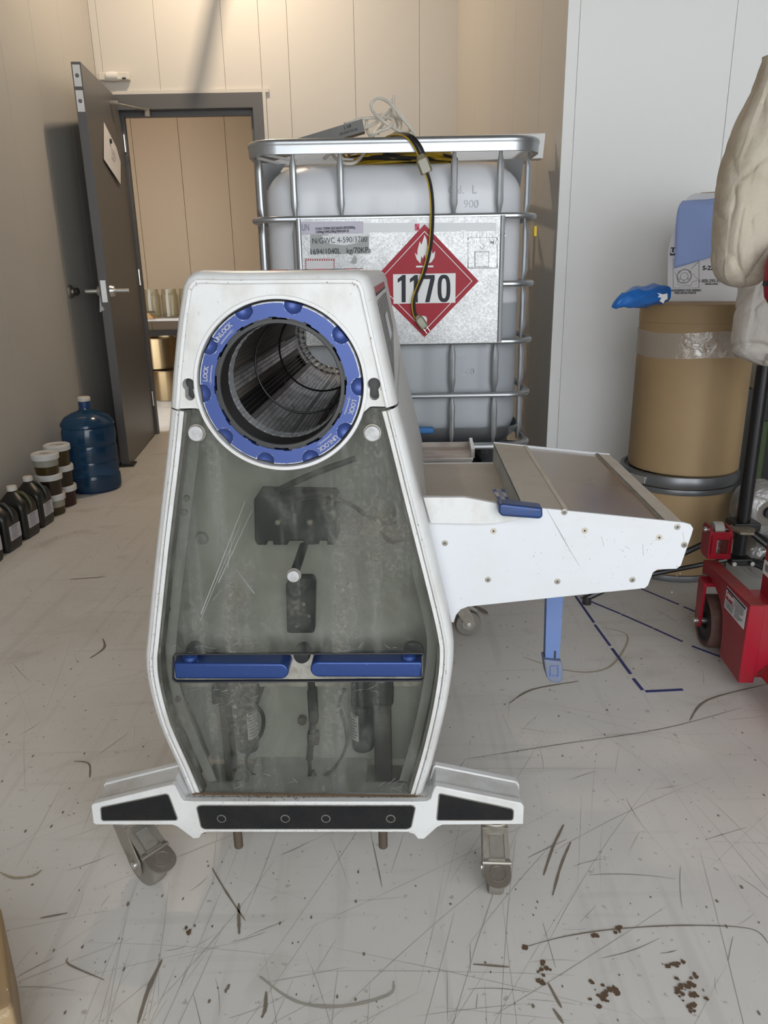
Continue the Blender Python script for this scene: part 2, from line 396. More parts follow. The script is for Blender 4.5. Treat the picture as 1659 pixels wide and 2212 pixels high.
for pts, w, m in (
    ([(1218, 1782), (1195, 1830), (1174, 1892)], .0058, SCR_D), ([(1233, 1820), (1212, 1870), (1194, 1935)], .0052, SCR_D),
    ([(1134, 2047), (1220, 2024), (1330, 2008), (1480, 2000), (1620, 2007), (1659, 2038)], .0028, SCR_D),
    ([(516, 1952), (516, 1985), (517, 2019)], .006, SCR_D), ([(458, 1876), (490, 1930), (530, 1990)], .0035, SCR_D),
    ([(350, 2074), (320, 2140), (298, 2212)], .007, SCR_D), ([(575, 2143), (573, 2180), (565, 2200)], .006, SCR_D),
    ([(147, 2070), (150, 2085), (225, 2118)], .003, SCR_D), ([(87, 1984), (146, 1973)], .004, SCR_D),
    ([(1022, 2084), (1100, 2090)], .004, SCR_D), ([(1184, 2125), (1213, 2178)], .005, SCR_D), ([(1195, 2180), (1217, 2212)], .005, SCR_D),
    ([(1100, 1520), (1150, 1490), (1250, 1472)], .006, SCR_D), ([(1490, 1557), (1530, 1512), (1659, 1478)], .006, SCR_D),
    ([(160, 1645), (192, 1650), (194, 1680)], .005, SCR_D), ([(222, 1380), (225, 1400), (195, 1422)], .007, SCR_D),
    ([(1010, 1640), (1200, 1610), (1430, 1575), (1600, 1530)], .0025, SCR_D), ([(150, 1252), (230, 1246)], .006, SCR_D),
    ([(1130, 1420), (1230, 1450), (1310, 1445), (1350, 1400), (1352, 1370), (1300, 1355)], .006, STAINF),
    ([(0, 1885), (30, 1897), (70, 1893), (90, 1880)], .006, STAINF), ([(560, 2110), (640, 2165), (740, 2175), (840, 2150), (850, 2120)], .006, SCR_L)):
    px_strip(pts, w, m, 'floor_mark')
mb = MB(); r6 = random.Random(6)
for cx_, cy_, sx, n in ((1296, 2152, 30, 12), (1330, 2145, 14, 8), (1480, 2130, 46, 30), (1462, 2085, 14, 8), (1170, 2098, 22, 12), (1284, 2020, 12, 7), (1333, 2012, 12, 8), (1134, 2046, 8, 5), (410, 2010, 10, 6), (120, 1160, 8, 4), (1495, 2180, 12, 5)):
    for _ in range(n):
        p = atZ(cx_ + r6.gauss(0, sx * .42), cy_ + r6.gauss(0, sx * .42), 0); rr = r6.uniform(.0016, .0058)
        mb.poly([(p.x + rr * math.cos(6.283 * i / 8) * r6.uniform(.5, 1.3), p.y + rr * math.sin(6.283 * i / 8) * r6.uniform(.5, 1.3), .0013 + .00002 * _) for i in range(8)])
o = mb.build('brown_stain', STAIN, fl, weld=False); o['kind'] = 'stuff'
BLUELINE = mat('blue_floor_line', (0.035, 0.04, 0.16), 0.6)
for a, b, w in (((1243, 1288), (1283, 1345), .008), ((1285, 1350), (1318, 1395), .008), ((1322, 1401), (1362, 1456), .009), ((1368, 1466), (1388, 1491), .009), ((1394, 1494), (1475, 1490), .010),
                ((1255, 1291), (1340, 1326), .007), ((1342, 1327), (1410, 1357), .007), ((1412, 1358), (1474, 1386), .007), ((1495, 1396), (1556, 1419), .008), ((1385, 1272), (1466, 1306), .007), ((1477, 1311), (1515, 1327), .007)):
    mb = MB(); A, B = atZ(*a), atZ(*b); d = (B - A).normalized(); n = Vector((-d.y, d.x, 0)) * w / 2
    mb.sheet([A + n, A - n, B - n, B + n], (0, 0, 1), .0012); mb.build('floor_line', BLUELINE, fl)

def panel_wall(name, A, B, z0, z1, joints, m, thick=.012, gap=.0017, normal=None, backm=JOINT, trims=None):
    """Wall from A to B (x, y): a backing slab and separate panels whose joints are recessed."""
    A, B = Vector((*A, 0)), Vector((*B, 0)); d = (B - A); ln = d.length; d.normalize(); n = Vector((*normal, 0)).normalized()
    ang = math.atan2(d.y, d.x); rot = Matrix.Rotation(ang, 3, 'Z')
    w = structure(MB().box((A + B) / 2 - n * (thick + .02) + Vector((0, 0, (z0 + z1) / 2)), (ln, .04, z1 - z0), rot), name, backm)
    cuts = [0] + [j for j in joints if 0.02 < j < ln - .02] + [ln]
    for a, b in zip(cuts[:-1], cuts[1:]):
        lo = z0; hi = z1
        if trims:
            for (ta, tb, tz0, tz1) in trims:
                if (a + b) / 2 > ta and (a + b) / 2 < tb: lo, hi = tz0, tz1
        c = A + d * (a + b) / 2 - n * thick / 2 + Vector((0, 0, (lo + hi) / 2))
        MB().rbox(c, (b - a - gap, thick, hi - lo), .002, rot, 1).build('wall_panel', m, w)
    return w
WL_X = -1.70
WALL_SHADED = simple_wall('shaded_cream_wall_panel', (.475, .455, .42))  # same cream panels, with the left wall's shade put into the colour
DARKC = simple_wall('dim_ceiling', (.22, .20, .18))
JL = [i * .38 for i in range(0, 18)]
wall_left = panel_wall('wall_left', (WL_X, 5.2), (WL_X, BAY_Y), 0, ROOM_TOP, [.505 + .38 * i for i in range(-1, 20)], WALL_SHADED, normal=(1, 0))
# back wall: upper band above the door, strip left of it, panels right of it
FX0, FX1, FTOP = -1.655, -0.697, 2.112
xj = [-1.316, -.919, -.527, -.129, .262]
wall_back = panel_wall('wall_back', (FX0, 5.2), (FX1, 5.2), FTOP, ROOM_TOP, [x - FX0 for x in xj if FX0 < x < FX1], WALL, normal=(0, -1))
panel_wall('wall_back_right', (FX1, 5.2), (.5, 5.2), 0, ROOM_TOP, [x - FX1 for x in xj if x > FX1], WALL, normal=(0, -1))
panel_wall('wall_back_left', (WL_X, 5.2), (FX0, 5.2), 0, ROOM_TOP, [], WALL, normal=(0, -1))
panel_wall('wall_alcove', (.49, 5.2), (.705, 3.2), 0, ROOM_TOP, [.5, .9, 1.3, 1.7], WALL, normal=(-1, -.1075))
wall_right = panel_wall('wall_return', (.705, 3.2), (3.0, 3.2), 0, ROOM_TOP, [.045, .62, 1.2, 1.8], WALLW, normal=(0, -1), backm=mat('pale_wall_joint', (.62, .61, .59), .6), gap=.0016)
DARKW = simple_wall('dark_warehouse_wall', (.16, .15, .14))
structure(MB().box((3.05, .65, ROOM_TOP / 2), (.08, 5.2, ROOM_TOP)), 'wall_right', DARKW)
structure(MB().box((.65, 1.65, ROOM_TOP + .05), (4.9, 7.3, .1)), 'ceiling', DARKC)
structure(MB().box((.65, BAY_Y, 3.25), (4.9, .1, .35)), 'wall_bay_lintel', DARKC)
structure(MB().box((-1.4, BAY_Y, 1.55), (.7, .1, 3.1)), 'wall_bay_left', DARKC)
# unseen slanting pipe stub, shaped to cast the diagonal shadow on the back wall
tag(MB().tube([(-.746, 4.825, 3.38), (-.88, 4.825, 2.96), (-.9725, 4.825, 2.67)], .024, 12).build('shadow_pipe_1', GALV), kind='structure')
# room beyond the door
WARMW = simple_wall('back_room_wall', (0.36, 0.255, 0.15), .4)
panel_wall('wall_far', (-3.3, 7.55), (.3, 7.55), 0, 2.75, [.25 + .42 * i for i in range(9)], WARMW, normal=(0, -1), gap=.003)
structure(MB().box((-3.34, 6.48, 1.37), (.08, 2.4, 2.75)), 'wall_far_left', WARMW)
structure(MB().box((.34, 6.48, 1.37), (.08, 2.4, 2.75)), 'wall_far_right', WARMW)
structure(MB().box((-1.5, 6.48, 2.79), (3.8, 2.4, .08)), 'ceiling_back_room', WARMW)

# ------------------------------------------------------------------ door
dr = tag(empty('door_1', (-1.60, 5.2, 0), 'open grey steel door in a grey frame left of the tank, note pinned on it', 'door'), kind='structure')
W = dict(parent=dr, world=True)
FI = atY(548, 260, 5.19).x
fm = MB()
fm.plate([[(FX0, 0), (FX0 + .055, 0), (FX0 + .055, FTOP - .085), (FI, FTOP - .085), (FI, 0), (FX1, 0), (FX1, FTOP), (FX0, FTOP)]], 5.172, 5.30, .004)
fm.build('door_frame', FRAMEGREY, **W)
fs_ = MB(); fs_.plate([[(FX0 + .055, 0), (FX0 + .085, 0), (FX0 + .085, FTOP - .115), (FI - .022, FTOP - .115), (FI - .022, 0), (FI, 0), (FI, FTOP - .085), (FX0 + .055, FTOP - .085)]], 5.235, 5.275, .002)
fs_.build('door_stop', FRAMEGREY, **W)
tr = MB()
tr.box(((FX0 + FX1) / 2 + .01, 5.192, FTOP + .010), (FX1 - FX0 + .06, .02, .020)); tr.box((FX1 + .010, 5.192, FTOP / 2), (.020, .02, FTOP))
tr.build('frame_trim', WALL, **W)
hp = Vector((-1.586, 5.225, 0)); lp = Vector((-1.484, 4.327, 0)); dd = (lp - hp); LW = dd.length; dd.normalize(); dn = Vector((-dd.y, dd.x, 0))  # dn points to +x (visible face)
if dn.x < 0: dn = -dn
rotd = Matrix.Rotation(math.atan2(dd.y, dd.x), 3, 'Z')
DT = 2.085
leafc = hp + dd * LW / 2 - dn * .024
leaf = MB().rbox(leafc + Vector((0, 0, DT / 2 + .008)), (LW, .048, DT), .003, rotd, 1).build('door_leaf', DOORGREY, **W)
ec = lp - dn * .024 + dd * .0006   # middle of the leading edge
def on_edge(z, w, h, m, name, t=.0012, off=0):
    return MB().box(ec + Vector((0, 0, z)) + dn * off + dd * t / 2, (t, w, h), rotd).build(name, m, leaf)
STICK = mat('grey_sticker_dot', (.16, .16, .17), .5)
for z in (2.030, 1.915):
    s_ = on_edge(z, .036, .098, WHITEPRINT, 'edge_sticker', .0014)
    MB().cyl(ec + Vector((0, 0, z)) + dd * .001, ec + Vector((0, 0, z)) + dd * .0025, .010, n=16).build('sticker_dot', STICK, leaf)
zl = .985
on_edge(zl, .028, .115, STEEL, 'latch_plate', .003)
lock = MB(); lever_p = lp - dd * .055 + Vector((0, 0, zl))
lock.cyl(lever_p - dn * .006, lever_p + dn * .022, .034, .028, 24, .003); lock.cyl(lever_p + dn * .02, lever_p + dn * .098, .012, n=14, bev=.002)
q = lever_p - dn * .048
lock.cyl(q + dn * .004, q - dn * .022, .034, .028, 24, .003); lock.cyl(q - dn * .02, q - dn * .088, .012, n=14, bev=.002)
lock.build('door_handle', STEEL, leaf)
MB().sheet([lever_p + dn * .001 + dd * .05 + Vector((0, 0, -.03)), lever_p - dn * .05 + dd * .052 + Vector((0, 0, -.02)), lever_p - dn * .06 + dd * .056 + Vector((0, 0, -.11)), lever_p - dn * .02 + dd * .053 + Vector((0, 0, -.09))], dd, .001).build('torn_tape', KNOB, leaf)
def on_leaf(px, py): return atP(px, py, hp, dn)
npts = [on_leaf(*p) + dn * o_ for p, o_ in (((224, 264), .001), ((222, 344), .006), ((256, 398), .012), ((258, 350), .006), ((250, 318), .003))]
MB().sheet(npts, dn, .0008).build('paper_note', PAPER, leaf)
mg = on_leaf(236, 305); MB().cyl(mg + dn * .004, mg + dn * .014, .013, n=18, bev=.002).build('magnet', BLACK, leaf)
mb = MB()
for k, (a, b, c, d) in enumerate(((238, 322, 245, 335), (239, 330, 247, 345), (238, 340, 244, 350))):
    A, B = on_leaf(a, b), on_leaf(c, d); v = Vector((0, 0, .004)); mb.sheet([A + dn * .009, B + dn * .011, B + dn * .011 + v, A + dn * .009 + v], dn, .0008)
mb.build('note_writing', INKGREY, leaf)
hg = MB()
for z in (.25, 1.05, 1.85): hg.cyl(hp + Vector((0.004, .012, z - .05)), hp + Vector((.004, .012, z + .05)), .009, n=10)
hg.build('hinge', STEEL, **W)
c0 = on_leaf(238, 222) + dn * .02; c1 = atY(318, 238, 5.165)
cm = MB(); cm.tube([c0, c0.lerp(c1, .5), c1], .0055, 8); cm.cyl(c0 - dn * .02, c0 + dn * .02, .012, n=12); cm.box(c1 + Vector((0, .0, -.012)), (.028, .02, .045)); cm.box(c0, (.02, .05, .02), rotd)
cm.build('door_closer_arm', ZINC, **W)
MB().box(lp - dd * .03 - dn * .02 + Vector((0, 0, .006)), (.1, .09, .011), rotd).build('door_wedge', BLACK, **W)
# sensor box above the door, stop on the left wall
sb = empty('door_sensor', atY(249, 167, 5.186), 'small white sensor box on the wall above the open grey door', 'sensor')
a, b = atY(218, 176, 5.18), atY(281, 158, 5.18); sw, sh = b.x - a.x, b.z - a.z
MB().rbox((0, -.012, 0), (sw, .045, sh), .008).build('case', CAPWHITE, sb)
MB().lathe([(.0, -.034), (.024, -.034), (.027, 0), (.024, .034), (0, .034)], (-.008, -.024, 0), (1, 0, 0), 20).build('lens', mat('sensor_lens', (.75, .73, .70), .2), sb)
MB().box((.062, -.0355, -.014), (.022, .002, .010)).build('dark_print', INK, sb)
st = atX(150, 630, WL_X)
ws = empty('door_stop_bumper', st, 'round metal bumper fixed on the left wall behind the open door', 'door stop')
MB().lathe([(0, 0), (.036, 0), (.038, .006), (.030, .014), (.014, .018), (.014, .026), (0, .028)], (0, 0, 0), (1, 0, 0), 24).build('rose', STEEL, ws)
MB().lathe([(0, .026), (.016, .026), (.020, .032), (.020, .046), (.014, .052), (0, .053)], (0, 0, 0), (1, 0, 0), 20).build('rubber_tip', BLACK, ws)
# ================================================================== THE TRIMMING MACHINE
mach = empty('trimming_machine', MO, 'white wheeled trimming machine with blue locking ring, smoked front panel and side tray', 'machine', rz=-YAW)
def mpart(mb, name, m, parent=mach, **k): return mb.build(name, m, parent, **k)
RC = (0.0005, 0.9148)
# ---- upper cowl with the round mouth and two keyholes
tl = rounded(M2([(393, 884), (403, 770), (413, 640), (417, 603), (440, 600)]), 0)
lip_left = [(378, 884), (383, 810), (389.5, 740), (395, 690), (401, 650), (405, 624), (411.5, 611.5), (421, 604.5), (430, 603)]
lip_top = [(500, 604.5), (620, 603.5), (700, 603), (757, 603)]
lip_right = [(769, 604.5), (778, 610), (785, 625), (790, 650), (799, 690), (811, 745), (823.5, 800), (841.5, 880)]
coll = []
R_C = .1312
_l, _r = ML(437, 902), ML(789, 893)
a0, a1 = math.atan2(_l.z - RC[1], _l.x - RC[0]) + 2 * math.pi, math.atan2(_r.z - RC[1], _r.x - RC[0]) + 2 * math.pi
arc = [(RC[0] + R_C * math.cos(a0 + (a1 - a0) * i / 40), RC[1] + R_C * math.sin(a0 + (a1 - a0) * i / 40)) for i in range(41)]
left_low = M2([(421, 883), (428, 885), (433, 891)]); right_low = M2([(793, 885), (798, 880.5), (804, 879)])
cowl_loop = M2(lip_left) + M2(lip_top) + M2(lip_right) + right_low[::-1] + arc[::-1] + left_low[::-1]
def keyhole(px, py):
    c = ML(px, py - 8); pts = []
    for i in range(19):
        a = math.radians(-50 + 280 * i / 18); pts.append((c.x + .0096 * math.cos(a), c.z + .0096 * math.sin(a)))
    for i in range(13):
        a = math.radians(185 + 170 * i / 12); pts.append((c.x + .0002 + .0073 * math.cos(a), c.z - .0165 + .0073 * math.sin(a)))
    return pts
kh = [keyhole(406, 840), keyhole(807.7, 839)]
cw = MB(); cw.plate([cowl_loop, circle2(RC[0], RC[1], .1252, 96)] + kh, .0035, .030, .0008, hbev=.0006)
cowl = mpart(cw, 'upper_cowl', WHITE_W)
mpart(MB().lathe([(.1250, .02), (.1250, .002), (.1258, .0005), (.1302, .0005), (.1312, .002), (.1312, .02)], (RC[0], 0, RC[1]), (0, 1, 0), 120, close=False), 'mouth_collar', WHITE, cowl)
for k in kh:
    mpart(MB().plate([offset_loop(ccw(k), -.001)], .024, .028), 'keyhole_recess', BLACK, cowl)
# rounded outer bezel behind the lip (upper half and lower half)
def bezel(loop_pts, closed=False):
    base = loop_pts; prof = [(0.0, .004), (-.0045, .006), (-.0085, .011), (-.0115, .019), (-.0125, .030), (-.0125, .062), (-.006, .064)]
    P = []
    for off, y in prof:
        l = offset_loop(base, off) if closed else offset_open(base, off)
        P.append([(p[0], y, p[1]) for p in l])
    return MB().grid(P)
def offset_open(pts, d):
    n = len(pts); out = []
    for i in range(n):
        a = Vector(pts[i]) - Vector(pts[i - 1]) if i else Vector(pts[1]) - Vector(pts[0])
        b = Vector(pts[i + 1]) - Vector(pts[i]) if i < n - 1 else a
        a.normalize(); b.normalize(); m = Vector((-a.y, a.x)) + Vector((-b.y, b.x)); m.normalize()
        out.append(tuple(Vector(pts[i]) + m * (d / max(.4, m.dot(Vector((-a.y, a.x)))))))
    return out
up_path = (M2(lip_left) + M2(lip_top) + M2(lip_right))[::-1]      # counter-clockwise: right -> top -> left
mpart(bezel(up_path), 'cowl_bezel', WHITE, cowl)
mpart(MB().plate([up_path + offset_open(up_path, .0058)[::-1]], 0, .012, .0016), 'cowl_lip', WHITE, cowl)
# ---- lower frame
lo_out_px = [(378, 887), (367, 1000), (346, 1180), (325, 1390), (322, 1430), (327, 1480), (351, 1570), (393, 1665), (419, 1726)]
lo_out_pr = [(900, 1726), (926, 1640), (949, 1545), (962, 1470), (966, 1420), (963, 1380), (943, 1290), (886, 1062), (861, 960), (842, 886)]
out_l = M2(smooth_path([Vector((*p, 0)) for p in lo_out_px], 4) and [(p.x, p.y) for p in smooth_path([Vector((*p, 0)) for p in lo_out_px], 4)])
out_r = M2([(p.x, p.y) for p in smooth_path([Vector((*p, 0)) for p in lo_out_pr], 4)])
WB = .0050
in_l = offset_open(out_l, WB); in_r = offset_open(out_r, WB)
frame_loop = out_l + out_r + in_r[::-1] + [(in_r[0][0], in_r[0][1] + .004), (in_l[-1][0], in_l[-1][1] + .004)] + in_l[::-1]
lf = mpart(MB().plate([frame_loop], 0, .03, .003), 'lower_frame', WHITE)
mpart(bezel(out_l), 'frame_bezel', WHITE, lf); mpart(bezel(out_r), 'frame_bezel', WHITE, lf)
# inner white rib and dirty seal strip
def band(path, d0, d1, y0, y1):
    return MB().plate([offset_open(path, d0) + offset_open(path, d1)[::-1]], y0, y1, .001)
for pth in (out_l, out_r):
    mpart(band(pth, WB + .0005, WB + .0075, .0035, .02), 'panel_rib', WHITE_W, lf)
    mpart(band(pth, WB + .0078, WB + .0125, .006, .03), 'seal_strip', SEAL, lf)
# ---- smoked panel
gl_l = offset_open(out_l, WB + .0078); gl_r = offset_open(out_r, WB + .0078)
top_r = M2([(836, 882.5), (806, 882), (799, 884), (794, 889)]); top_l = M2([(431, 894), (426, 889), (419, 886.5), (388, 887)])
R_G = .1318
b0, b1 = a0 + .03, a1 - .03
garc = [(RC[0] + R_G * math.cos(b1 + (b0 - b1) * i / 40), RC[1] + R_G * math.sin(b1 + (b0 - b1) * i / 40)) for i in range(41)]
glass_loop = gl_l + gl_r + top_r + garc + top_l
slot = rounded(M2([(372, 1471), (373, 1422), (376, 1418), (911, 1416), (915, 1420), (914, 1469), (910, 1473), (378, 1476)]), .012, 5)
holes = [circle2(*M2([(417, 898)])[0], .0040, 16), circle2(*M2([(805, 894)])[0], .0040, 16)]
SMOKE = bpy.data.materials.new('smoked_acrylic'); SMOKE.use_nodes = True
def smoke_nodes(m):
    nt = m.node_tree; N = nt.nodes; L = nt.links; N.clear()
    out = N.new('ShaderNodeOutputMaterial'); tr = N.new('ShaderNodeBsdfTransparent'); tr.inputs['Color'].default_value = (.76, .76, .735, 1)
    gl = N.new('ShaderNodeBsdfGlossy'); gl.inputs['Roughness'].default_value = .12; fr = N.new('ShaderNodeFresnel'); fr.inputs['IOR'].default_value = 1.22
    df = N.new('ShaderNodeBsdfDiffuse'); tc = N.new('ShaderNodeTexCoord')
    def noise_t(scale, detail, sc, dist=0):
        mp = N.new('ShaderNodeMapping'); mp.inputs['Scale'].default_value = sc; L.new(tc.outputs['Object'], mp.inputs['Vector'])
        n = N.new('ShaderNodeTexNoise'); n.inputs['Scale'].default_value = scale; n.inputs['Detail'].default_value = detail; n.inputs['Roughness'].default_value = .68; n.inputs['Distortion'].default_value = dist
        L.new(mp.outputs['Vector'], n.inputs['Vector']); return n.outputs['Fac']
    def rng(f, lo, hi, a, b=0.0):
        r = N.new('ShaderNodeMapRange'); r.inputs['From Min'].default_value = lo; r.inputs['From Max'].default_value = hi; r.inputs['To Min'].default_value = b; r.inputs['To Max'].default_value = a
        L.new(f, r.inputs['Value']); return r.outputs['Result']
    def math_n(op, a, b):
        q = N.new('ShaderNodeMath'); q.operation = op
        for i, v in enumerate((a, b)):
            if isinstance(v, float): q.inputs[i].default_value = v
            else: L.new(v, q.inputs[i])
        q.use_clamp = True; return q.outputs[0]
    grime = rng(noise_t(8, 10, (1, 1, .5), .4), .47, .68, .62)
    fine = rng(noise_t(130, 5, (1, 1, 1)), .48, .62, .6)
    streak = rng(noise_t(24, 4, (1, 1, .05)), .52, .68, .35)
    haze = rng(noise_t(2.5, 3, (1, 1, 1)), .3, .7, .06, .015)
    amt = math_n('ADD', math_n('MULTIPLY', math_n('ADD', grime, streak), math_n('ADD', fine, .45)), haze)
    cm_ = N.new('ShaderNodeMix'); cm_.data_type = 'RGBA'; cm_.inputs['A'].default_value = (.27, .275, .255, 1); cm_.inputs['B'].default_value = (.17, .145, .115, 1)
    L.new(grime, cm_.inputs['Factor']); L.new(cm_.outputs['Result'], df.inputs['Color'])
    m1 = N.new('ShaderNodeMixShader'); L.new(amt, m1.inputs[0]); L.new(tr.outputs[0], m1.inputs[1]); L.new(df.outputs[0], m1.inputs[2])
    m2 = N.new('ShaderNodeMixShader'); L.new(rng(fr.outputs[0], 0., 1., .7), m2.inputs[0]); L.new(m1.outputs[0], m2.inputs[1]); L.new(gl.outputs[0], m2.inputs[2])
    L.new(m2.outputs[0], out.inputs['Surface'])
smoke_nodes(SMOKE)
pan = mpart(MB().plate([glass_loop, slot] + holes, .006, .0095), 'smoked_panel', SMOKE)
pan['label'] = 'grimy smoked see-through front panel'
mpart(MB().plate([offset_loop(ccw(slot), -.0022), offset_loop(ccw(slot), .0003)], .0042, .0110, .0008), 'slot_rim', BLACK, pan)
def disc(px, py, r, name, m, y0=-.006, y1=.008, parent=mach, n=28):
    c = ML(px, py); return mpart(MB().cyl((c.x, y1, c.z), (c.x, y0, c.z), r, n=n, bev=.0016), name, m, parent)
for k, (px, py, r) in enumerate(((424, 936, .0118), (804, 936, .0118), (634, 1244, .0100))):
    kn = disc(px, py, r, 'panel_knob', KNOB, -.0045, .007)
    c = ML(px, py); mpart(MB().lathe([(r + .0022, .0055), (r + .0018, .003), (r - .001, .003), (r - .001, .0055)], (c.x, 0, c.z), (0, 1, 0), 28, close=False), 'knob_collar', ZINC, kn)
c = ML(634, 1244); mpart(MB().cyl((c.x, .006, c.z), (c.x + .006, .085, c.z + .02), .0075, n=14), 'latch_pin', INNERDARK)
# ---- blue handles seen in the slot
def handle(px0, px1, py0, py1, side):
    a = ML(px0, py1, .012); b = ML(px1, py0, .012); w, h = b.x - a.x, b.z - a.z
    pts = [(a.x, a.z), (b.x, a.z), (b.x, b.z), (a.x, b.z)]
    r_ = h / 2; cz = (a.z + b.z) / 2
    if side < 0: lp_ = [(a.x, a.z), (b.x - r_, a.z)] + [(b.x - r_ + r_ * math.cos(t), cz + r_ * math.sin(t)) for t in [math.radians(-80 + 160 * i / 16) for i in range(17)]] + [(b.x - r_, b.z), (a.x, b.z)]
    else: lp_ = [(b.x, b.z), (a.x + r_, b.z)] + [(a.x + r_ - r_ * math.cos(t), cz + r_ * math.sin(t)) for t in [math.radians(80 - 160 * i / 16) for i in range(17)]] + [(a.x + r_, a.z), (b.x, a.z)]
    hd = mpart(MB().plate([lp_], .012, .055, .0035), 'blue_handle', BLUE)
    bx = a.x + .024 if side < 0 else b.x - .022
    mpart(MB().lathe([(0, .010), (.008, .0095), (.0125, .006), (.0135, 0), (.0135, -.012)], (bx, .030, b.z), (0, 0, 1), 24, close=False), 'handle_button', BLUE, hd)
handle(379, 622, 1434, 1467, -1); handle(671, 911, 1431, 1463, 1)
# ---- what stands behind the smoked panel
inner_loop = offset_open(out_l, .004) + offset_open(out_r, .004)
barc = [(RC[0] + .118 * math.cos(math.radians(-12 - 156 * i / 30)), RC[1] + .118 * math.sin(math.radians(-12 - 156 * i / 30))) for i in range(31)]
mpart(MB().plate([inner_loop + barc], .115, .122), 'back_plate', BACKPLATE)
shell_l, shell_r = offset_open(out_l, -.010), offset_open(out_r, -.010)
def shell(path, y0, y1, s1=1.0, dx=0.0):
    P = []
    for (off, y, s) in ((0, y0, 1), (0, y1, s1), (.004, y1, s1), (.004, y0, 1)):
        q = offset_open(path, off); P.append([(p[0] * s + dx * (s != 1), y, p[1]) for p in q])
    return MB().grid(P + [P[0]])
mpart(shell(shell_l, .05, .93, .96), 'side_shell', GREYW)
mpart(shell(shell_r, .05, .93, .96), 'side_shell', GREYW)
up_shell = offset_open(up_path, -.010)
mpart(shell(up_shell, .05, .93, .96), 'upper_shell', GREYW)
# thin seams on the right shell: strips
mpart(MB().plate([inner_loop + barc], .925, .93), 'rear_plate', GREYW)
# flanges of the shell seen through the glass
for pth in (out_l, out_r):
    mpart(band(pth, WB + .010, WB + .028, .040, .043), 'inner_flange', SHELLIN)
for px, py in ((404, 1075), (399, 1105), (363, 1316), (386, 1508), (402, 1650), (837, 1035), (897, 1650)):
    c = ML(px, py, .04); mpart(MB().cyl((c.x, .041, c.z), (c.x, .033, c.z), .0050, n=12, bev=.0012), 'bolt', ZINC)
# motor controller block
D = .095
cb = [(548, 1080), (556, 1068), (722, 1071), (728, 1080), (729, 1166), (722, 1178), (707, 1178), (706, 1169), (690, 1169), (689, 1177), (656, 1178), (655, 1169), (625, 1169), (620, 1178), (590, 1178), (589, 1169), (576, 1170), (575, 1178), (556, 1178), (550, 1168)]
ctrl = mpart(MB().plate([M2(cb, D - .03)], D - .03, D + .02, .003), 'control_block', INNERDARK)
for px in (601, 670): c = ML(px, 1126, D - .03); mpart(MB().cyl((c.x, D - .03, c.z), (c.x, D - .038, c.z), .0045, n=12, bev=.001), 'bolt', ZINC, ctrl)
br = mpart(MB().plate([rounded(M2([(617, 1262), (624, 1249), (676, 1249), (681, 1262), (679, 1368), (620, 1368)], D), .006)], D, D + .02, .002), 'latch_bracket', INNERDARK)
for px, py in ((656, 1305), (668, 1330), (641, 1352)): c = ML(px, py, D); mpart(MB().cyl((c.x, D + .001, c.z), (c.x, D - .003, c.z), .003, n=10), 'screw', ZINC, br)
c = ML(432, 1168, .1); mpart(MB().lathe([(.012, .114), (.010, .108), (.006, .106), (0, .106)], (c.x, 0, c.z), (0, 1, 0), 18, close=False), 'blanking_plug', SHELLIN)
def actuator(px_box, px_post, px_cyl, lab, side):
    x0, y0, x1, y1 = px_box; Dz = .085
    bl = mpart(MB().plate([rounded(M2([(x0, y0), (x1, y0), (x1, y1), (x0, y1)], Dz - .03), .010, 4)], Dz - .03, Dz + .028, .004), 'motor_head', INNERDARK)
    a, b = ML(px_post[0], 1520, Dz - .02), ML(px_post[1], 1775, Dz - .02)
    mpart(MB().rbox(((a.x + b.x) / 2, Dz, (a.z + b.z) / 2), (abs(b.x - a.x), .04, abs(a.z - b.z)), .004), 'post', INNERBROWN, bl)
    a, b = ML(px_cyl[0], px_cyl[2], Dz), ML(px_cyl[1], px_cyl[3], Dz); r = (b.x - a.x) / 2
    cyl = mpart(MB().cyl(((a.x + b.x) / 2, Dz, b.z), ((a.x + b.x) / 2, Dz, a.z), r, n=28, bev=.005), 'motor', INNERDARK, bl)
    # curved label on the can
    P = []; cx_ = (a.x + b.x) / 2; zt, zb = ML(0, lab[2], Dz - r).z, ML(0, lab[3], Dz - r).z
    t0 = max(-1, min(1, (ML(lab[0], 1560, Dz - r).x - cx_) / r)); t1 = max(-1, min(1, (ML(lab[1], 1560, Dz - r).x - cx_) / r))
    for i in range(9):
        t = math.asin(t0) + (math.asin(t1) - math.asin(t0)) * i / 8
        P.append([(cx_ + (r + .0006) * math.sin(t), Dz - (r + .0006) * math.cos(t), z) for z in (zb, zt)])
    mpart(MB().grid(P), 'motor_label', PAPER, bl)
    for k in range(8):
        z = zt + (zb - zt) * (k + .7) / 8.6; Q = []
        for i in range(5):
            t = math.asin(t0) + (math.asin(t1) - math.asin(t0)) * (.1 + .75 * i / 4 * (1 - .2 * (k % 3 == 1)))
            Q.append([(cx_ + (r + .0011) * math.sin(t), Dz - (r + .0011) * math.cos(t), z + q) for q in (0, .0022 if k else .004)])
        mpart(MB().grid(Q), 'label_line', INKGREY, bl)
    return bl
actuator((456, 1478, 560, 1526), (472, 512), (504, 560, 1520, 1617), (533, 556, 1540, 1596), -1)
actuator((757, 1470, 850, 1528), (806, 848), (757, 808, 1520, 1615), (758, 774, 1544, 1598), 1)
def cable(pts, r, name='cable', m=CABLE, d=.06, parent=mach):
    q = [ML(a, b, d) for a, b in pts]; return mpart(MB().tube(smooth_path(q, 6), r, 8), name, m, parent)
cable([(552, 1522), (568, 1545), (566, 1580), (545, 1615), (531, 1640), (538, 1668), (562, 1680), (620, 1698), (650, 1694), (668, 1676), (668, 1640)], .0036)
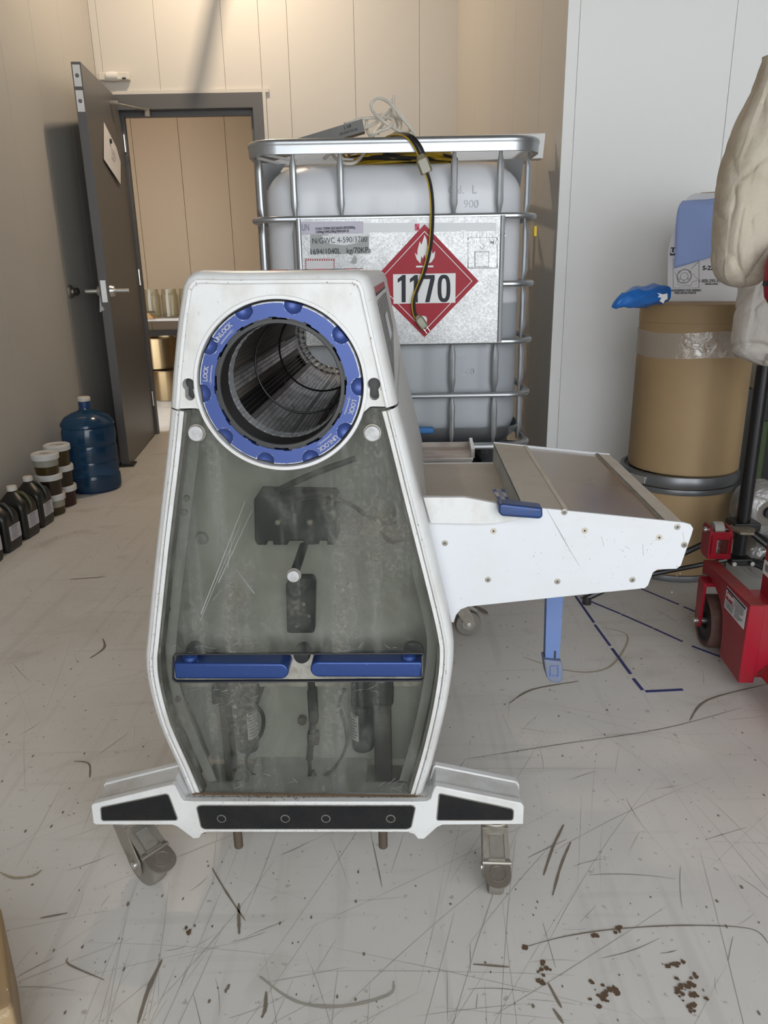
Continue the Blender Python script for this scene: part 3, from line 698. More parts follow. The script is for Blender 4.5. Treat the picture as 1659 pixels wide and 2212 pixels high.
cable([(744, 1488), (733, 1520), (746, 1570), (749, 1605), (733, 1645), (705, 1674), (686, 1680), (676, 1664)], .0034)
cable([(672, 1470), (676, 1520), (676, 1560), (672, 1600), (668, 1640)], .0065)
c0, c1 = ML(664, 1580, .06), ML(690, 1605, .06); mpart(MB().rbox(((c0.x + c1.x) / 2, .06, (c0.z + c1.z) / 2), (abs(c1.x - c0.x), .02, .022), .003), 'cable_plug', CABLE)
c0, c1 = ML(664, 1486, .06), ML(688, 1560, .06); mpart(MB().rbox(((c0.x + c1.x) / 2, .06, (c0.z + c1.z) / 2), (abs(c1.x - c0.x), .018, abs(c0.z - c1.z)), .005), 'cable_plug', CABLE)
c = ML(652, 1560, .1); mpart(MB().cyl((c.x, .114, c.z), (c.x, .10, c.z), .0085, n=18, bev=.002), 'bolt', ZINC)
cable([(596, 1062), (640, 1040), (700, 1015), (770, 990)], .0055)
cable([(720, 1075), (760, 1092), (800, 1118), (838, 1130), (868, 1128)], .0040)
cable([(880, 1100), (845, 1118), (828, 1145), (838, 1166), (862, 1172), (886, 1160)], .0042)
cable([(640, 1075), (690, 1066), (730, 1074)], .0075)
c = ML(652, 1421, .05); mpart(MB().lathe([(.0, .045), (.013, .046), (.0145, .05), (.0145, .075)], (c.x, 0, c.z + .004), (0, 1, 0), 24, close=False), 'rubber_bumper', BLACK)
for px, py in ((422, 1408), (893, 1408)):
    c = ML(px, py, .05); mpart(MB().cyl((c.x, .06, c.z), (c.x, .05, c.z), .018, n=22, bev=.002), 'spacer', INNERDARK)
tray_in = M2([(380, 1474), (920, 1474)], .06)
sb_ = M2([(376, 1410), (914, 1408), (914, 1482), (376, 1484)], .062)
mpart(MB().plate([sb_], .062, .066), 'slot_back_plate', mat('dirty_white_plate', (.66, .64, .59), .5, dirt=.9, dirtcol=(.17, .12, .07), dscale=28))

mpart(MB().box(((out_l[-1][0] + out_r[0][0]) / 2, .065, out_l[-1][1] - .012), (out_r[0][0] - out_l[-1][0] - .01, .10, .006)), 'floor_pan', SHELLIN)
# ---- locking ring: polar height field with ten thumb hollows
ring_attr = []
def lock_ring():
    r_in, r_out = .0992, .1212; nr, na = 26, 720; dim = [math.radians(a) for a in (113.5, 77.5, 38, -1.5, -36.5, -70, -104.5, -139.5, -175, 149.5)]
    P = []; wear = []
    for i in range(na):
        a = 2 * math.pi * i / na; row = []
        notch = .0014 if (i % 60) in range(0, 14) else 0.0
        for j in range(nr + 3):
            t = min(j / nr, 1.0); r = r_in + notch * (1 - t) + (r_out - r_in - notch * (1 - t)) * t; y = .0022; w = 0.0
            x, z = r * math.cos(a), r * math.sin(a)
            for d in dim:
                dx, dz = x - .1200 * math.cos(d), z - .1200 * math.sin(d); q = math.hypot(dx, dz)
                if q < .0136: y = max(y, .0022 + math.sqrt(max(0, .0150 ** 2 - q * q)) - .0064)
                if abs(q - .0141) < .0006: w = max(w, .55 + .45 * noise.noise(Vector((x * 400, z * 400, d))))
            if t > .94 and y < .003: w = max(w, .75 + .3 * noise.noise(Vector((x * 150, z * 150, 1))))
            if t < .03: w = max(w, .4 + .6 * noise.noise(Vector((x * 150, z * 150, 5))))
            if j == nr + 1: y += .003; r += .0012
            if j == nr + 2: y = .02; r += .0014
            row.append((RC[0] + r * math.cos(a), y, RC[1] + r * math.sin(a))); wear.append(max(0.0, w))
        row.insert(0, (RC[0] + (r_in + notch) * math.cos(a), .016, RC[1] + (r_in + notch) * math.sin(a))); wear.insert(len(wear) - nr - 3, .2)
        P.append(row)
    mb = MB().grid(P, closed_u=True); o = mpart(mb, 'locking_ring', BLUE_RING, weld=False, angle=25)
    at = o.data.attributes.new('wear', 'FLOAT', 'POINT'); at.data.foreach_set('value', wear)
    return o
nt = BLUE_RING.node_tree; b = nt.nodes['Principled BSDF']; at = nt.nodes.new('ShaderNodeAttribute'); at.attribute_name = 'wear'
mx = nt.nodes.new('ShaderNodeMix'); mx.data_type = 'RGBA'; src = b.inputs['Base Color'].links[0].from_socket
nt.links.new(src, mx.inputs['A']); mx.inputs['B'].default_value = (.55, .55, .56, 1)
sm = nt.nodes.new('ShaderNodeMapRange'); sm.inputs['From Min'].default_value = .45; sm.inputs['From Max'].default_value = .75; nt.links.new(at.outputs['Fac'], sm.inputs['Value'])
nt.links.new(sm.outputs['Result'], mx.inputs['Factor']); nt.links.new(mx.outputs['Result'], b.inputs['Base Color'])
ring = lock_ring()
ring['label'] = 'blue locking ring with ten thumb hollows'
ETCH = mat('etched_line', (.66, .66, .70), .5)
def ring_text(word, ang, arrow_dir):
    a = math.radians(ang); n = len(word); step = math.radians(3.05)
    for k, chr_ in enumerate(word):
        t = a - (k - (n - 1) / 2) * step * (1.0 if chr_ != 'I' else .8); rad = Vector((math.cos(t), 0, math.sin(t))); tan = Vector((math.sin(t), 0, -math.cos(t)))
        p = Vector((RC[0], 0.0012, RC[1])) + rad * .1128
        text_mesh('ring_letter', chr_, .0092, frame_m(p, tan, rad), ETCH, ring, outline=.00028)
    def arp(u, w):   # u along the arc in degrees (towards the head), w across
        t = a - math.radians(u) * arrow_dir; r = .1050 + w; return Vector((RC[0] + r * math.cos(t), .0014, RC[1] + r * math.sin(t)))
    loop_ = [arp(u, .0006) for u in (-8, -4, 0, 3, 5.5)] + [arp(5.0, .0021), arp(8.2, 0), arp(5.0, -.0021)] + [arp(u, -.0006) for u in (5.5, 3, 0, -4, -8)]
    mb = MB(); mb.tube(loop_, .00024, 5, closed=True)
    mpart(mb, 'ring_arrow', ETCH, ring)
ring_text('UNLOCK', 135.5, 1); ring_text('LOCK', 170.5, -1); ring_text('LOCK', -17, -1); ring_text('UNLOCK', -52.5, 1)
# black seat around the ring and black inner seal with lugs
mpart(MB().lathe([(.1255, .004), (.1255, .03), (.1190, .03), (.1190, .020)], (RC[0], 0, RC[1]), (0, 1, 0), 96, close=False), 'ring_seat', BLACK)
sl = MB().lathe([(.0905, .055), (.0905, .006), (.0915, .0045), (.0965, .0045), (.0972, .006), (.0972, .03), (.1005, .03), (.1005, .012)], (RC[0], 0, RC[1]), (0, 1, 0), 96, close=False)
for k in range(12):
    a0_ = math.radians(k * 30 + 4); P = []
    for i in range(7):
        a = a0_ + math.radians(17) * i / 6; P.append([(RC[0] + r * math.cos(a), y, RC[1] + r * math.sin(a)) for r, y in ((.0965, .012), (.0965, .0052), (.0995, .0052), (.0995, .012))])
    sl.grid(P)
mpart(sl, 'mouth_seal', BLACK)
# ---- tumbler tunnel
TL = .935
TUN = mat('tunnel_rod', (.10, .095, .09), .45, .6)
COLLAR = mat('galvanised_collar', (.62, .64, .66), .36, .45, dirt=.5, dirtcol=(.22, .21, .2), dscale=25)
P = []
for i in range(240):
    a = 2 * math.pi * i / 240; k = .0012 * (1 if (i // 3) % 2 else -1)
    P.append([(RC[0] + (.0905 + k * s) * math.cos(a), y, RC[1] + (.0905 + k * s) * math.sin(a)) for y, s in ((.055, 0), (.058, 1), (.085, 1), (.09, 0))])
mpart(MB().grid(P, True), 'front_collar', COLLAR, angle=15)
P = []
for i in range(240):
    a = 2 * math.pi * i / 240; k = .0012 * (1 if (i // 3) % 2 else -1)
    P.append([(RC[0] + (r + k * s) * math.cos(a), y, RC[1] + (r + k * s) * math.sin(a)) for r, y, s in ((.107, TL - .05, 0), (.103, TL - .03, 0), (.100, TL - .028, 1), (.092, TL, 1), (.0895, TL + .005, 0))])
mpart(MB().grid(P, True), 'rear_collar', COLLAR, angle=15)
mpart(MB().lathe([(.0905, TL + .0), (.145, TL + .0), (.145, TL + .01), (.0905, TL + .01)], (RC[0], 0, RC[1]), (0, 1, 0), 72, close=False), 'rear_ring', SHELLIN)
rods = MB(); rr_ = random.Random(2)
for i in range(76):
    a = 2 * math.pi * i / 76 + rr_.uniform(-.006, .006); c_, s_ = math.cos(a) * .0925, math.sin(a) * .0925
    rods.tube([(RC[0] + c_, .085, RC[1] + s_), (RC[0] + c_ * 1.04, TL - .04, RC[1] + s_ * 1.04)], .00055, 5)
for k in range(9):
    a = rr_.uniform(3.6, 6.1); p = Vector((RC[0] + .0915 * math.cos(a), rr_.uniform(.1, .6), RC[1] + .0915 * math.sin(a))); rods.tube(smooth_path([p, p + Vector((.01, .03, .006)), p + Vector((.004, .07, .012))], 4), .0006, 5)
o = mpart(rods, 'tumbler_wires', TUN, weld=False); o['kind'] = 'stuff'
for d in (.276, .546):
    mpart(MB().tube([(RC[0] + .0918 * math.cos(6.2832 * i / 80), d, RC[1] + .0918 * math.sin(6.2832 * i / 80)) for i in range(80)], .0021, 8, closed=True), 'tumbler_hoop', BLACKMETAL)
# liner strips round the tumbler: alternating plates, black gaps and brushed plates
LIN = [mat('liner_grey', (.32, .31, .30), .5, .35, dirt=.9, dirtcol=(.05, .04, .032), dscale=22, stretch=(1, .25, 1)),
       mat('liner_bright', (.60, .60, .61), .38, .5, dirt=.9, dirtcol=(.05, .045, .04), dscale=45, stretch=(1, .35, 1)),
       mat('liner_brown', (.22, .19, .16), .6, .1, dirt=.7, dirtcol=(.05, .04, .03), dscale=12, stretch=(1, .2, 1)),
       mat('liner_black', (.006, .006, .007), .7), mat('brush_ochre', (.42, .30, .13), .8, dirt=.6, dirtcol=(.1, .07, .03), dscale=60, stretch=(1, .2, 1))]
strips = [(-20, 14, 2), (14, 50, 2), (50, 88, 2), (88, 128, 4), (128, 131, 3), (131, 178, 2), (178, 184, 0), (184, 196, 1), (196, 204, 2), (204, 222, 3), (222, 228, 0), (228, 262, 1), (262, 266, 0), (266, 284, 1), (284, 293, 3), (293, 299, 1), (299, 305, 3), (305, 340, 2)]
for a_, b_, m_ in strips:
    R_ = .104 + (.012 if m_ == 3 else 0) + (.003 if m_ == 2 else 0); P = []
    for i in range(8):
        a = math.radians(a_ + (b_ - a_) * i / 7); P.append([(RC[0] + r * math.cos(a), y, RC[1] + r * math.sin(a)) for r, y in ((R_ + .003, .088), (R_, .09), (R_, TL - .03), (R_ + .003, TL - .03))])
    mpart(MB().grid(P), 'liner_strip', LIN[m_])
br_ = MB(); r8 = random.Random(8)
for i in range(260):
    y = .09 + .62 * i / 260; a = math.radians(129 + r8.uniform(-2.5, 2.5))
    br_.tube([(RC[0] + .104 * math.cos(a), y, RC[1] + .104 * math.sin(a)), (RC[0] + .0955 * math.cos(a + .03), y + r8.uniform(-.003, .003), RC[1] + .0955 * math.sin(a + .03))], .0007, 3)
o = mpart(br_, 'brush_bristles', CABLE, weld=False); o['kind'] = 'stuff'
# ---- base beam with pads
bar_px = [(196.5, 1742), (200, 1737.5), (371, 1695.5), (378, 1698), (391, 1724), (397, 1731), (421, 1732), (891, 1732.5), (922, 1731.5), (930, 1726), (938, 1702), (943, 1698.5), (1126, 1735), (1132, 1743), (1130.5, 1781), (956, 1782.5), (945, 1787), (916, 1813), (903, 1813), (895, 1803), (880, 1798), (448, 1798), (436, 1801), (430, 1811), (418, 1812.5), (382, 1786), (372, 1782.5), (206, 1782), (201, 1778)]
DB = -.020
base_loop = M2(bar_px, DB)
base = mpart(MB().plate([base_loop], DB, DB + .012, .0022), 'base_beam', WHITE)
web = [p for p in offset_loop(ccw(base_loop), .003)]
mpart(MB().plate([web], DB + .012, DB + .058), 'beam_web', WHITE_W, base)
arm_l = M2([(196.5, 1742), (200, 1737.5), (371, 1695.5), (378, 1698), (391, 1724), (390, 1782), (206, 1782), (201, 1778)], DB)
arm_r = M2([(930, 1726), (938, 1702), (943, 1698.5), (1126, 1735), (1132, 1743), (1130.5, 1781), (956, 1782.5), (930, 1782)], DB)
for al in (arm_l, arm_r): mpart(MB().plate([al], DB + .058, DB + .070, .0022), 'beam_flange', WHITE, base)
def pad(px, r=.004, name='grip_pad'):
    l = rounded(M2(px, DB), r, 4)
    mpart(MB().plate([offset_loop(ccw(l), -.0012), offset_loop(ccw(l), .0008)], DB - .0012, DB + .002, .0005), 'pad_edge', SEAL, base)
    return mpart(MB().plate([offset_loop(ccw(l), .0010)], DB - .0018, DB + .002, .0008), name, PADBLACK, base)
pad([(218, 1744), (358, 1715), (364, 1717), (383, 1768), (381, 1771), (223, 1772), (220, 1769)])
pad([(949, 1714), (1105, 1747), (1109, 1751), (1108, 1768), (1105, 1771), (945, 1771), (944, 1768)])
cp = pad([(425, 1743), (434, 1739.5), (890, 1740), (897, 1744), (888, 1786), (880, 1790), (442, 1790), (435, 1786)], .006)
for px in (479, 616.5, 704, 844):
    c = ML(px, 1767, DB); mpart(MB().lathe([(.0088, -.0012), (.0080, -.0026), (.0068, -.0026), (.0062, 0.002)], (c.x, DB, c.z), (0, 1, 0), 20, close=False), 'bolt_eye', SEAL, base)
for px in (513, 827):
    c = ML(px, 1796, .03); mpart(MB().cyl((c.x, .03, c.z + .03), (c.x, .03, c.z - .035), .0085, n=16, bev=.002), 'levelling_foot', mat('rusty_foot', (.10, .075, .055), .6, .3, dirt=.8, dscale=40), base)
# dirt pocket between body and arms
for xa in (M2([(392, 1700), (405, 1728)], .01), M2([(910, 1728), (932, 1700)], .01)):
    mpart(MB().box(((xa[0][0] + xa[1][0]) / 2, .035, xa[0][1] - .028), (abs(xa[1][0] - xa[0][0]) + .02, .06, .004)), 'dirt_pocket', STAIN, base)
# rear beam
mpart(MB().plate([[(-.40, .12), (.40, .12), (.36, .18), (-.36, .18)]], .96, 1.02, .003), 'rear_beam', WHITE, mach)
mpart(MB().rbox((0, .5, .155), (.22, .94, .05), .006), 'centre_spine', WHITE_W, mach)
# ---- casters
def caster(x, y, ang, ztop=.128, pedal=True, s=1.0):
    """Swivel caster whose wheel trails along direction ang (machine-local)."""
    t = Vector((math.cos(ang), math.sin(ang), 0)); ax_ = Vector((-t.y, t.x, 0)); P0 = Vector((x, y, ztop)); R = .0395 * s; wc = Vector((x, y, 0)) + t * .030 * s + Vector((0, 0, R))
    root = mpart(MB().cyl(P0 + Vector((0, 0, .002)), P0 - Vector((0, 0, .012)), .027 * s, .024 * s, 26, .003), 'caster', ZINC)
    fk = MB(); hw = .0185 * s
    def side(sg):
        pts = [(-.022, ztop - .012), (.016, ztop - .012), (.046, .060), (.044, .032), (.034, .028), (.024, .034), (-.002, .072)]
        m = MB(); m.plate([rounded(pts, .006, 3)], -.0013, .0013, .0006, both=True)
        for v in m.v:
            fk.v.append(tuple(Vector((x, y, 0)) + t * v[0] * s + ax_ * (sg * hw + v[1]) + Vector((0, 0, v[2]))))
        o_ = len(fk.v) - len(m.v); fk.f.extend([tuple(i + o_ for i in f) for f in m.f])
    side(-1); side(1)
    fk.box(P0 + t * -.003 * s - Vector((0, 0, .013)), (.044 * s, hw * 2 + .003, .004), Matrix.Rotation(ang, 3, 'Z'))
    mpart(fk, 'caster_fork', ZINC, root)
    wh = mpart(MB().lathe([(0, -.0125 * s), (R - .007, -.0125 * s), (R - .002, -.0110 * s), (R, -.006 * s), (R, .006 * s), (R - .002, .0110 * s), (R - .007, .0125 * s), (0, .0125 * s)], wc, ax_, 40), 'caster_wheel', RUBBER, root)
    mpart(MB().cyl(wc - ax_ * .0150, wc + ax_ * .0150, R * .55, n=26, bev=.002), 'wheel_hub', ZINC, root)
    mpart(MB().cyl(wc - ax_ * .0225 * s, wc + ax_ * .0225 * s, .0075, n=14, bev=.002), 'axle_bolt', STEEL, root)
    if pedal:
        pm = MB(); R3 = Matrix((t, ax_, Vector((0, 0, 1)))).transposed()
        def sheet2(a, b, w0, w1, th):
            a, b = Vector(a), Vector(b); d = (b - a).normalized(); nrm = Vector((-d.z, 0, d.x))
            q = [a + Vector((0, -w0, 0)), a + Vector((0, w0, 0)), b + Vector((0, w1, 0)), b + Vector((0, -w1, 0))]
            pm.sheet([Vector((x, y, 0)) + R3 @ v for v in q], R3 @ nrm, th)
        a_, b_ = Vector((.010, 0, ztop - .014)), Vector((.056, 0, .082)); d_ = (b_ - a_).normalized(); n_ = Vector((-d_.z, 0, d_.x)); hw_ = .0195
        def P3(u, w, h): return Vector((x, y, 0)) + R3 @ (Vector(((a_ + d_ * u).x * s, w * s, (a_ + d_ * u).z)) + n_ * h)
        LL = (b_ - a_).length
        pm.sheet([P3(0, -hw_, 0), P3(0, hw_, 0), P3(LL, hw_, 0), P3(LL, -hw_, 0)], R3 @ n_, .0025)
        for u0, u1, w0, w1 in ((0, .014, -hw_, hw_), (LL - .005, LL, -hw_, hw_), (.014, LL, -hw_, -hw_ + .007), (.014, LL, hw_ - .007, hw_)):
            pm.sheet([P3(u0, w0, .0024), P3(u0, w1, .0024), P3(u1, w1, .0024), P3(u1, w0, .0024)], R3 @ n_, .0035)
        pm.tube([P3(LL + .001, -hw_ - .002, .003), P3(LL + .001, hw_ + .002, .003)], .0036, 10)
        mpart(pm, 'brake_frame', ZINC, root)
        pw = MB(); pw.sheet([P3(.018, -.0095, .0026), P3(.018, .0095, .0026), P3(LL - .008, .0095, .0026), P3(LL - .008, -.0095, .0026)], R3 @ n_, .0012)
        mpart(pw, 'brake_window', RUBBER, root)
        pl = MB(); pts = [(.058, -.0200), (.058, .0200), (.078, .0200), (.088, .014), (.092, 0), (.088, -.014), (.078, -.0200)]
        pts = rounded(pts, .006, 4)
        PED = MATS['worn_brown_pedal'] if 'worn_brown_pedal' in MATS else mat('worn_brown_pedal', (.17, .145, .12), .5, .4, dirt=.6, dirtcol=(.28, .25, .22), dscale=30)
        def Q3(u, v, h=0.0): return Vector((x, y, 0)) + R3 @ Vector((u * s, v * s, .079 - (u - .058) * .45 + h))
        pl.sheet([Q3(u, v) for u, v in pts], R3 @ Vector((.42, 0, .9)), .005)
        pl.tube([Q3(.074 + .011 * math.cos(6.2832 * i / 20), .012 * math.sin(6.2832 * i / 20), .0056) for i in range(20)], .0009, 5, closed=True)
        mpart(pl, 'brake_pedal', PED, root)
    return root
caster(ML(1068, 1785, .012).x, .018, math.radians(-91), .131, s=1.16)
caster(ML(283, 1785, .012).x, .014, math.radians(-38), .131, s=1.25)
caster(.335, .985, math.radians(10), .128); caster(-.335, .985, math.radians(200), .128)
# ---- side tray on the right
DTY = .072
tp = [(905, 1074), (917, 1072), (1003, 1073), (1030, 1078), (1075, 1087), (1110, 1091.5), (1172, 1098), (1222, 1103), (1440, 1125), (1478, 1129), (1492, 1133), (1498, 1142), (1494, 1156), (1471, 1222), (1462, 1229), (1420, 1231), (1411, 1237), (1407, 1247), (1400, 1265), (1393, 1271), (1200, 1291), (1010, 1311), (995, 1317), (985, 1329), (980, 1345), (940, 1340), (920, 1200)]
trl = M2(tp, DTY)
tray = mpart(MB().plate([trl], DTY, DTY + .004, .0012), 'side_tray', PANELW)
tray['label'] = 'white riveted side panel of the outfeed tray'
zt0 = ML(1000, 1073, DTY).z; ztr = ML(1480, 1129, DTY).z
def top_z(x):  # height of the panel's upper edge at local x
    a, b = ML(1110, 1091.5, DTY), ML(1478, 1129, DTY)
    return a.z + (b.z - a.z) * (x - a.x) / (b.x - a.x)
ZF = .650   # tray floor near the body
def FLp(px, py, z): return mloc(atZ(px, py, z))
# floor: unproject its corners at its own height
dz = FLp(1060, 1000, ZF).y   # rear edge depth
xb0 = .19; 
stepx = ML(1128, 1093, DTY).x + .004
BACK = dz
mpart(MB().box(((xb0 + stepx) / 2, (DTY + BACK) / 2, ZF - .003), (stepx - xb0, BACK - DTY - .010, .006)), 'tray_floor', BEIGE, tray)
mpart(MB().box(((xb0 + stepx) / 2, BACK + .002, ZF - .022), (stepx - xb0, .004, .045)), 'tray_back_edge', WHITE, tray)
def slab(x0, x1, name, m, dz0=0.0, t=.006, y0=DTY + .003, y1=None):
    y1 = BACK if y1 is None else y1
    z0, z1 = top_z(x0) - .004 + dz0, top_z(x1) - .004 + dz0
    q = [(x0, y0, z0), (x1, y0, z1), (x1, y1, z1), (x0, y1, z0)]
    return mpart(MB().sheet(q, (0, 0, -1), t), name, m, tray)
xw0 = ML(1222, 1103, DTY).x; xw1 = ML(1436, 1125, DTY).x; xe = ML(1478, 1129, DTY).x
slab(stepx, xw0, 'tray_deck', BEIGE); slab(xw0 + .002, xw1, 'tray_window', BROWNWIN, -.003); slab(xw1, xe, 'tray_deck', CREAM_E)
slab(xw0, xw0 + .008, 'window_seam', CREAM_E, .001); slab(xw1 + .001, xw1 + .006, 'window_seam', SEAL, .0008)
mpart(MB().sheet([(stepx, DTY + .003, ZF), (stepx, BACK, ZF), (stepx, BACK, top_z(stepx) - .004), (stepx, DTY + .003, top_z(stepx) - .004)], (1, 0, 0), .003), 'tray_step', SHELLIN, tray)
mpart(MB().plate([[(stepx, ZF - .03), (xe, ZF - .06), (xe, top_z(xe) - .002), (stepx, top_z(stepx) - .002)]], BACK, BACK + .004, .001), 'tray_back_panel', PANELW, tray)
rsp = [(.20, ZF - .012)] + [(stepx, ZF - .012), (xe - .01, top_z(xe) - .02)] + [tuple(offset_loop([(p.x, p.z)] * 1, 0)[0]) if False else (p.x - .004, p.z + .003) for p in (ML(1471, 1222, DTY), ML(1400, 1265, DTY), ML(1010, 1311, DTY))] + [(.20, .53)]
mpart(MB().plate([rsp], BACK - .008, BACK - .004), 'rear_side_panel', PANELW, tray)
zr_ = ML(1498, 1142, DTY)
mpart(MB().sheet([(xe, DTY + .003, top_z(xe) - .004), (xe, BACK, top_z(xe) - .004), (zr_.x - .004, BACK, zr_.z - .004), (zr_.x - .004, DTY + .003, zr_.z - .004)], (-.7, 0, -.7), .003), 'tray_end', CREAM_E, tray)
e2 = ML(1471, 1222, DTY)
mpart(MB().sheet([(zr_.x - .003, DTY + .003, zr_.z - .004), (zr_.x - .003, BACK, zr_.z - .004), (e2.x - .003, BACK, e2.z), (e2.x - .003, DTY + .003, e2.z)], (-1, 0, 0), .003), 'tray_end', PANELW, tray)
# raised flap with its own lower edge
flap = M2([(914, 1075), (1003, 1074.5), (1030, 1079.5), (1075, 1088.5), (1172, 1099), (1174, 1110), (1110, 1125), (1075, 1131), (1045, 1133), (930, 1131)], DTY - .010)
mpart(MB().plate([flap], DTY - .010, DTY - .0005, .0015), 'tray_flap', WHITE_W, tray)
hb = M2([(1077, 1092), (1084, 1088), (1172, 1098), (1173, 1117), (1166, 1122), (1084, 1116), (1077, 1108)], DTY - .035)
mpart(MB().plate([rounded(hb, .003, 3)], DTY - .035, DTY - .008, .004), 'tray_grip', mat('dark_blue_grip', (.022, .055, .17), .32, .35, dirt=.5, dirtcol=(.07, .045, .03), dscale=30), tray)
def screw(px, py, hexs=False):
    c = ML(px, py, DTY)
    s_ = mpart(MB().lathe([(.0054, .0004), (.0053, -.0003), (.0040, -.0006), (0, -.0007)], (c.x, DTY, c.z), (0, 1, 0), 18, close=False), 'screw', ZINC if not hexs else CREAM_E, tray)
    m = MB()
    if hexs: m.cyl((c.x, DTY - .0004, c.z), (c.x, DTY - .0012, c.z), .0017, n=8)
    else:
        for a in (20, 110): m.box((c.x, DTY - .0008, c.z), (.0046, .0006, .0010), Matrix.Rotation(math.radians(a), 3, 'Y'))
    mpart(m, 'screw_drive', INK, tray)
for p in ((961, 1173), (1054, 1252), (1204, 1256), (1366, 1252), (1219, 1106), (1463, 1138), (1478, 1177)): screw(*p)
for p in ((1066, 1147), (1263, 1146), (1424, 1161)): screw(*p, True)
# small scuffs on the panel
sc = MB(); r9 = random.Random(9)
for a, b, c, d in ((1180, 1098, 1215, 1160), (1215, 1160, 1235, 1195), (1235, 1195, 1252, 1222), (1300, 1160, 1304, 1180), (955, 1110, 985, 1132), (1388, 1175, 1390, 1200), (1475, 1150, 1478, 1168), (1350, 1180, 1360, 1186)):
    A, B = ML(a, b, DTY), ML(c, d, DTY); n_ = (B - A).normalized().cross(Vector((0, 1, 0))) * .0004; sc.sheet([A + n_, A - n_, B - n_, B + n_], (0, -1, 0), .0004)
for _ in range(60):
    A = ML(r9.uniform(1150, 1470), r9.uniform(1140, 1280) if r9.random() < .5 else r9.uniform(1160, 1230), DTY); w = r9.uniform(.0003, .0008); h = w * r9.uniform(.5, 2.5)
    if A.z > ML(1300, 1280, DTY).z: sc.sheet([A + Vector((-w, 0, -h)), A + Vector((w, 0, -h * .5)), A + Vector((w * .6, 0, h)), A + Vector((-w, 0, h * .7))], (0, -1, 0), .0004)
mpart(sc, 'scuff_marks', mat('scuff_grey', (.42, .41, .39), .6), tray)['kind'] = 'stuff'
# warning sticker on the tray floor
A, B, C_, D_ = [FLp(*p, ZF + .0006) for p in ((1063, 1058), (1098, 1057), (1110, 1084), (1075, 1080))]
stk = mpart(MB().sheet([A, B, C_, D_], (0, 0, 1), .0004), 'warning_sticker', PAPER, tray)
BLUEP = mat('blue_print', (.09, .15, .38), .5)
def on_st(u, v): return A.lerp(B, u).lerp(D_.lerp(C_, u), v) + Vector((0, 0, .0009))
for u0, u1 in ((0, .24), (.52, .74)):
    mpart(MB().sheet([on_st(u0, 0), on_st(u1, 0), on_st(u1, 1), on_st(u0, 1)], (0, 0, 1), .0002), 'sticker_bar', BLUEP, tray)
    text_mesh('sticker_word', 'WARNING', .0105, frame_m(on_st((u0 + u1) / 2, .5) + Vector((0, 0, .0006)), A - D_, B - A), WHITEPRINT, tray, bold=.0002, xs=.62)
mb = MB()
for u in (.29, .34, .39, .44, .80, .86, .92): mb.sheet([on_st(u, .08), on_st(u + .022, .08), on_st(u + .022, .8 - (u * 7 % 1) * .3), on_st(u, .8 - (u * 7 % 1) * .3)], (0, 0, 1), .0002)
mpart(mb, 'sticker_lines', BLUEP, tray)
# dirty aluminium chute behind the tray
zc = ZF - .01
p0, p1, p2, p3 = [FLp(*p, zc) for p in ((906, 996), (1020, 996), (1013, 964), (905, 966))]
ch = mpart(MB().sheet([p0, p1, p2, p3], (0, 0, -1), .004), 'rear_chute', DIRTYALU, mach)
n_ = Vector((1, 0, 0)); mb = MB(); mb.box((p0 + p1) / 2 + Vector((0, 0, .003)), ((p1 - p0).length + .004, .005, .006)); mpart(mb, 'chute_lip', STEEL, ch)
mb = MB(); dv = (p2 - p1); mb.sheet([p1 + Vector((0, .03, 0)), p2, p2 + Vector((0, 0, .022)), p1 + Vector((0, .03, .022))], n_, .008); mpart(mb, 'chute_cheek', STEEL, ch)
mb = MB(); mb.box((p3 + p2) / 2 + Vector((0, 0, .006)), ((p2 - p3).length, .004, .012)); mpart(mb, 'chute_lip', DIRTYALU, ch)
# support strap under the tray
DS = .27
sp = [ML(*p, DS) for p in ((1181, 1270), (1217, 1270), (1208, 1420), (1177, 1422))]
strap = mpart(MB().sheet(sp, (0, -1, 0), .004), 'support_strap', BLUESTRAP, tray)
mb = MB(); mb.sheet([sp[0], sp[3], sp[3] + Vector((0, .02, 0)), sp[0] + Vector((0, .02, 0))], (1, 0, 0), .003); mpart(mb, 'strap_flange', BLUESTRAP, tray)
ft = [ML(*p, DS - .012) for p in ((1174, 1424), (1212, 1428), (1216, 1440), (1214, 1470), (1207, 1475), (1190, 1473), (1180, 1462))]
mpart(MB().plate([rounded([(p.x, p.z) for p in ft], .003, 3)], DS - .014, DS + .02, .003), 'strap_foot', mat('worn_blue_foot', (.13, .17, .28), .55, dirt=.9, dirtcol=(.22, .19, .16), dscale=28), tray)
ri = M2([(1188, 1438), (1207, 1438), (1207, 1462), (1188, 1460)], DS - .014)
mpart(MB().plate([ri, offset_loop(ccw(ri), .002)], DS - .0165, DS - .013, .0008), 'foot_rib', BLUESTRAP, tray)
c = ML(1198, 1412, DS); mpart(MB().plate([rounded([(c.x - .002, c.z - .009), (c.x + .002, c.z - .009), (c.x + .002, c.z + .009), (c.x - .002, c.z + .009)], .0019)], DS - .0045, DS - .003), 'strap_slot', INK, tray)
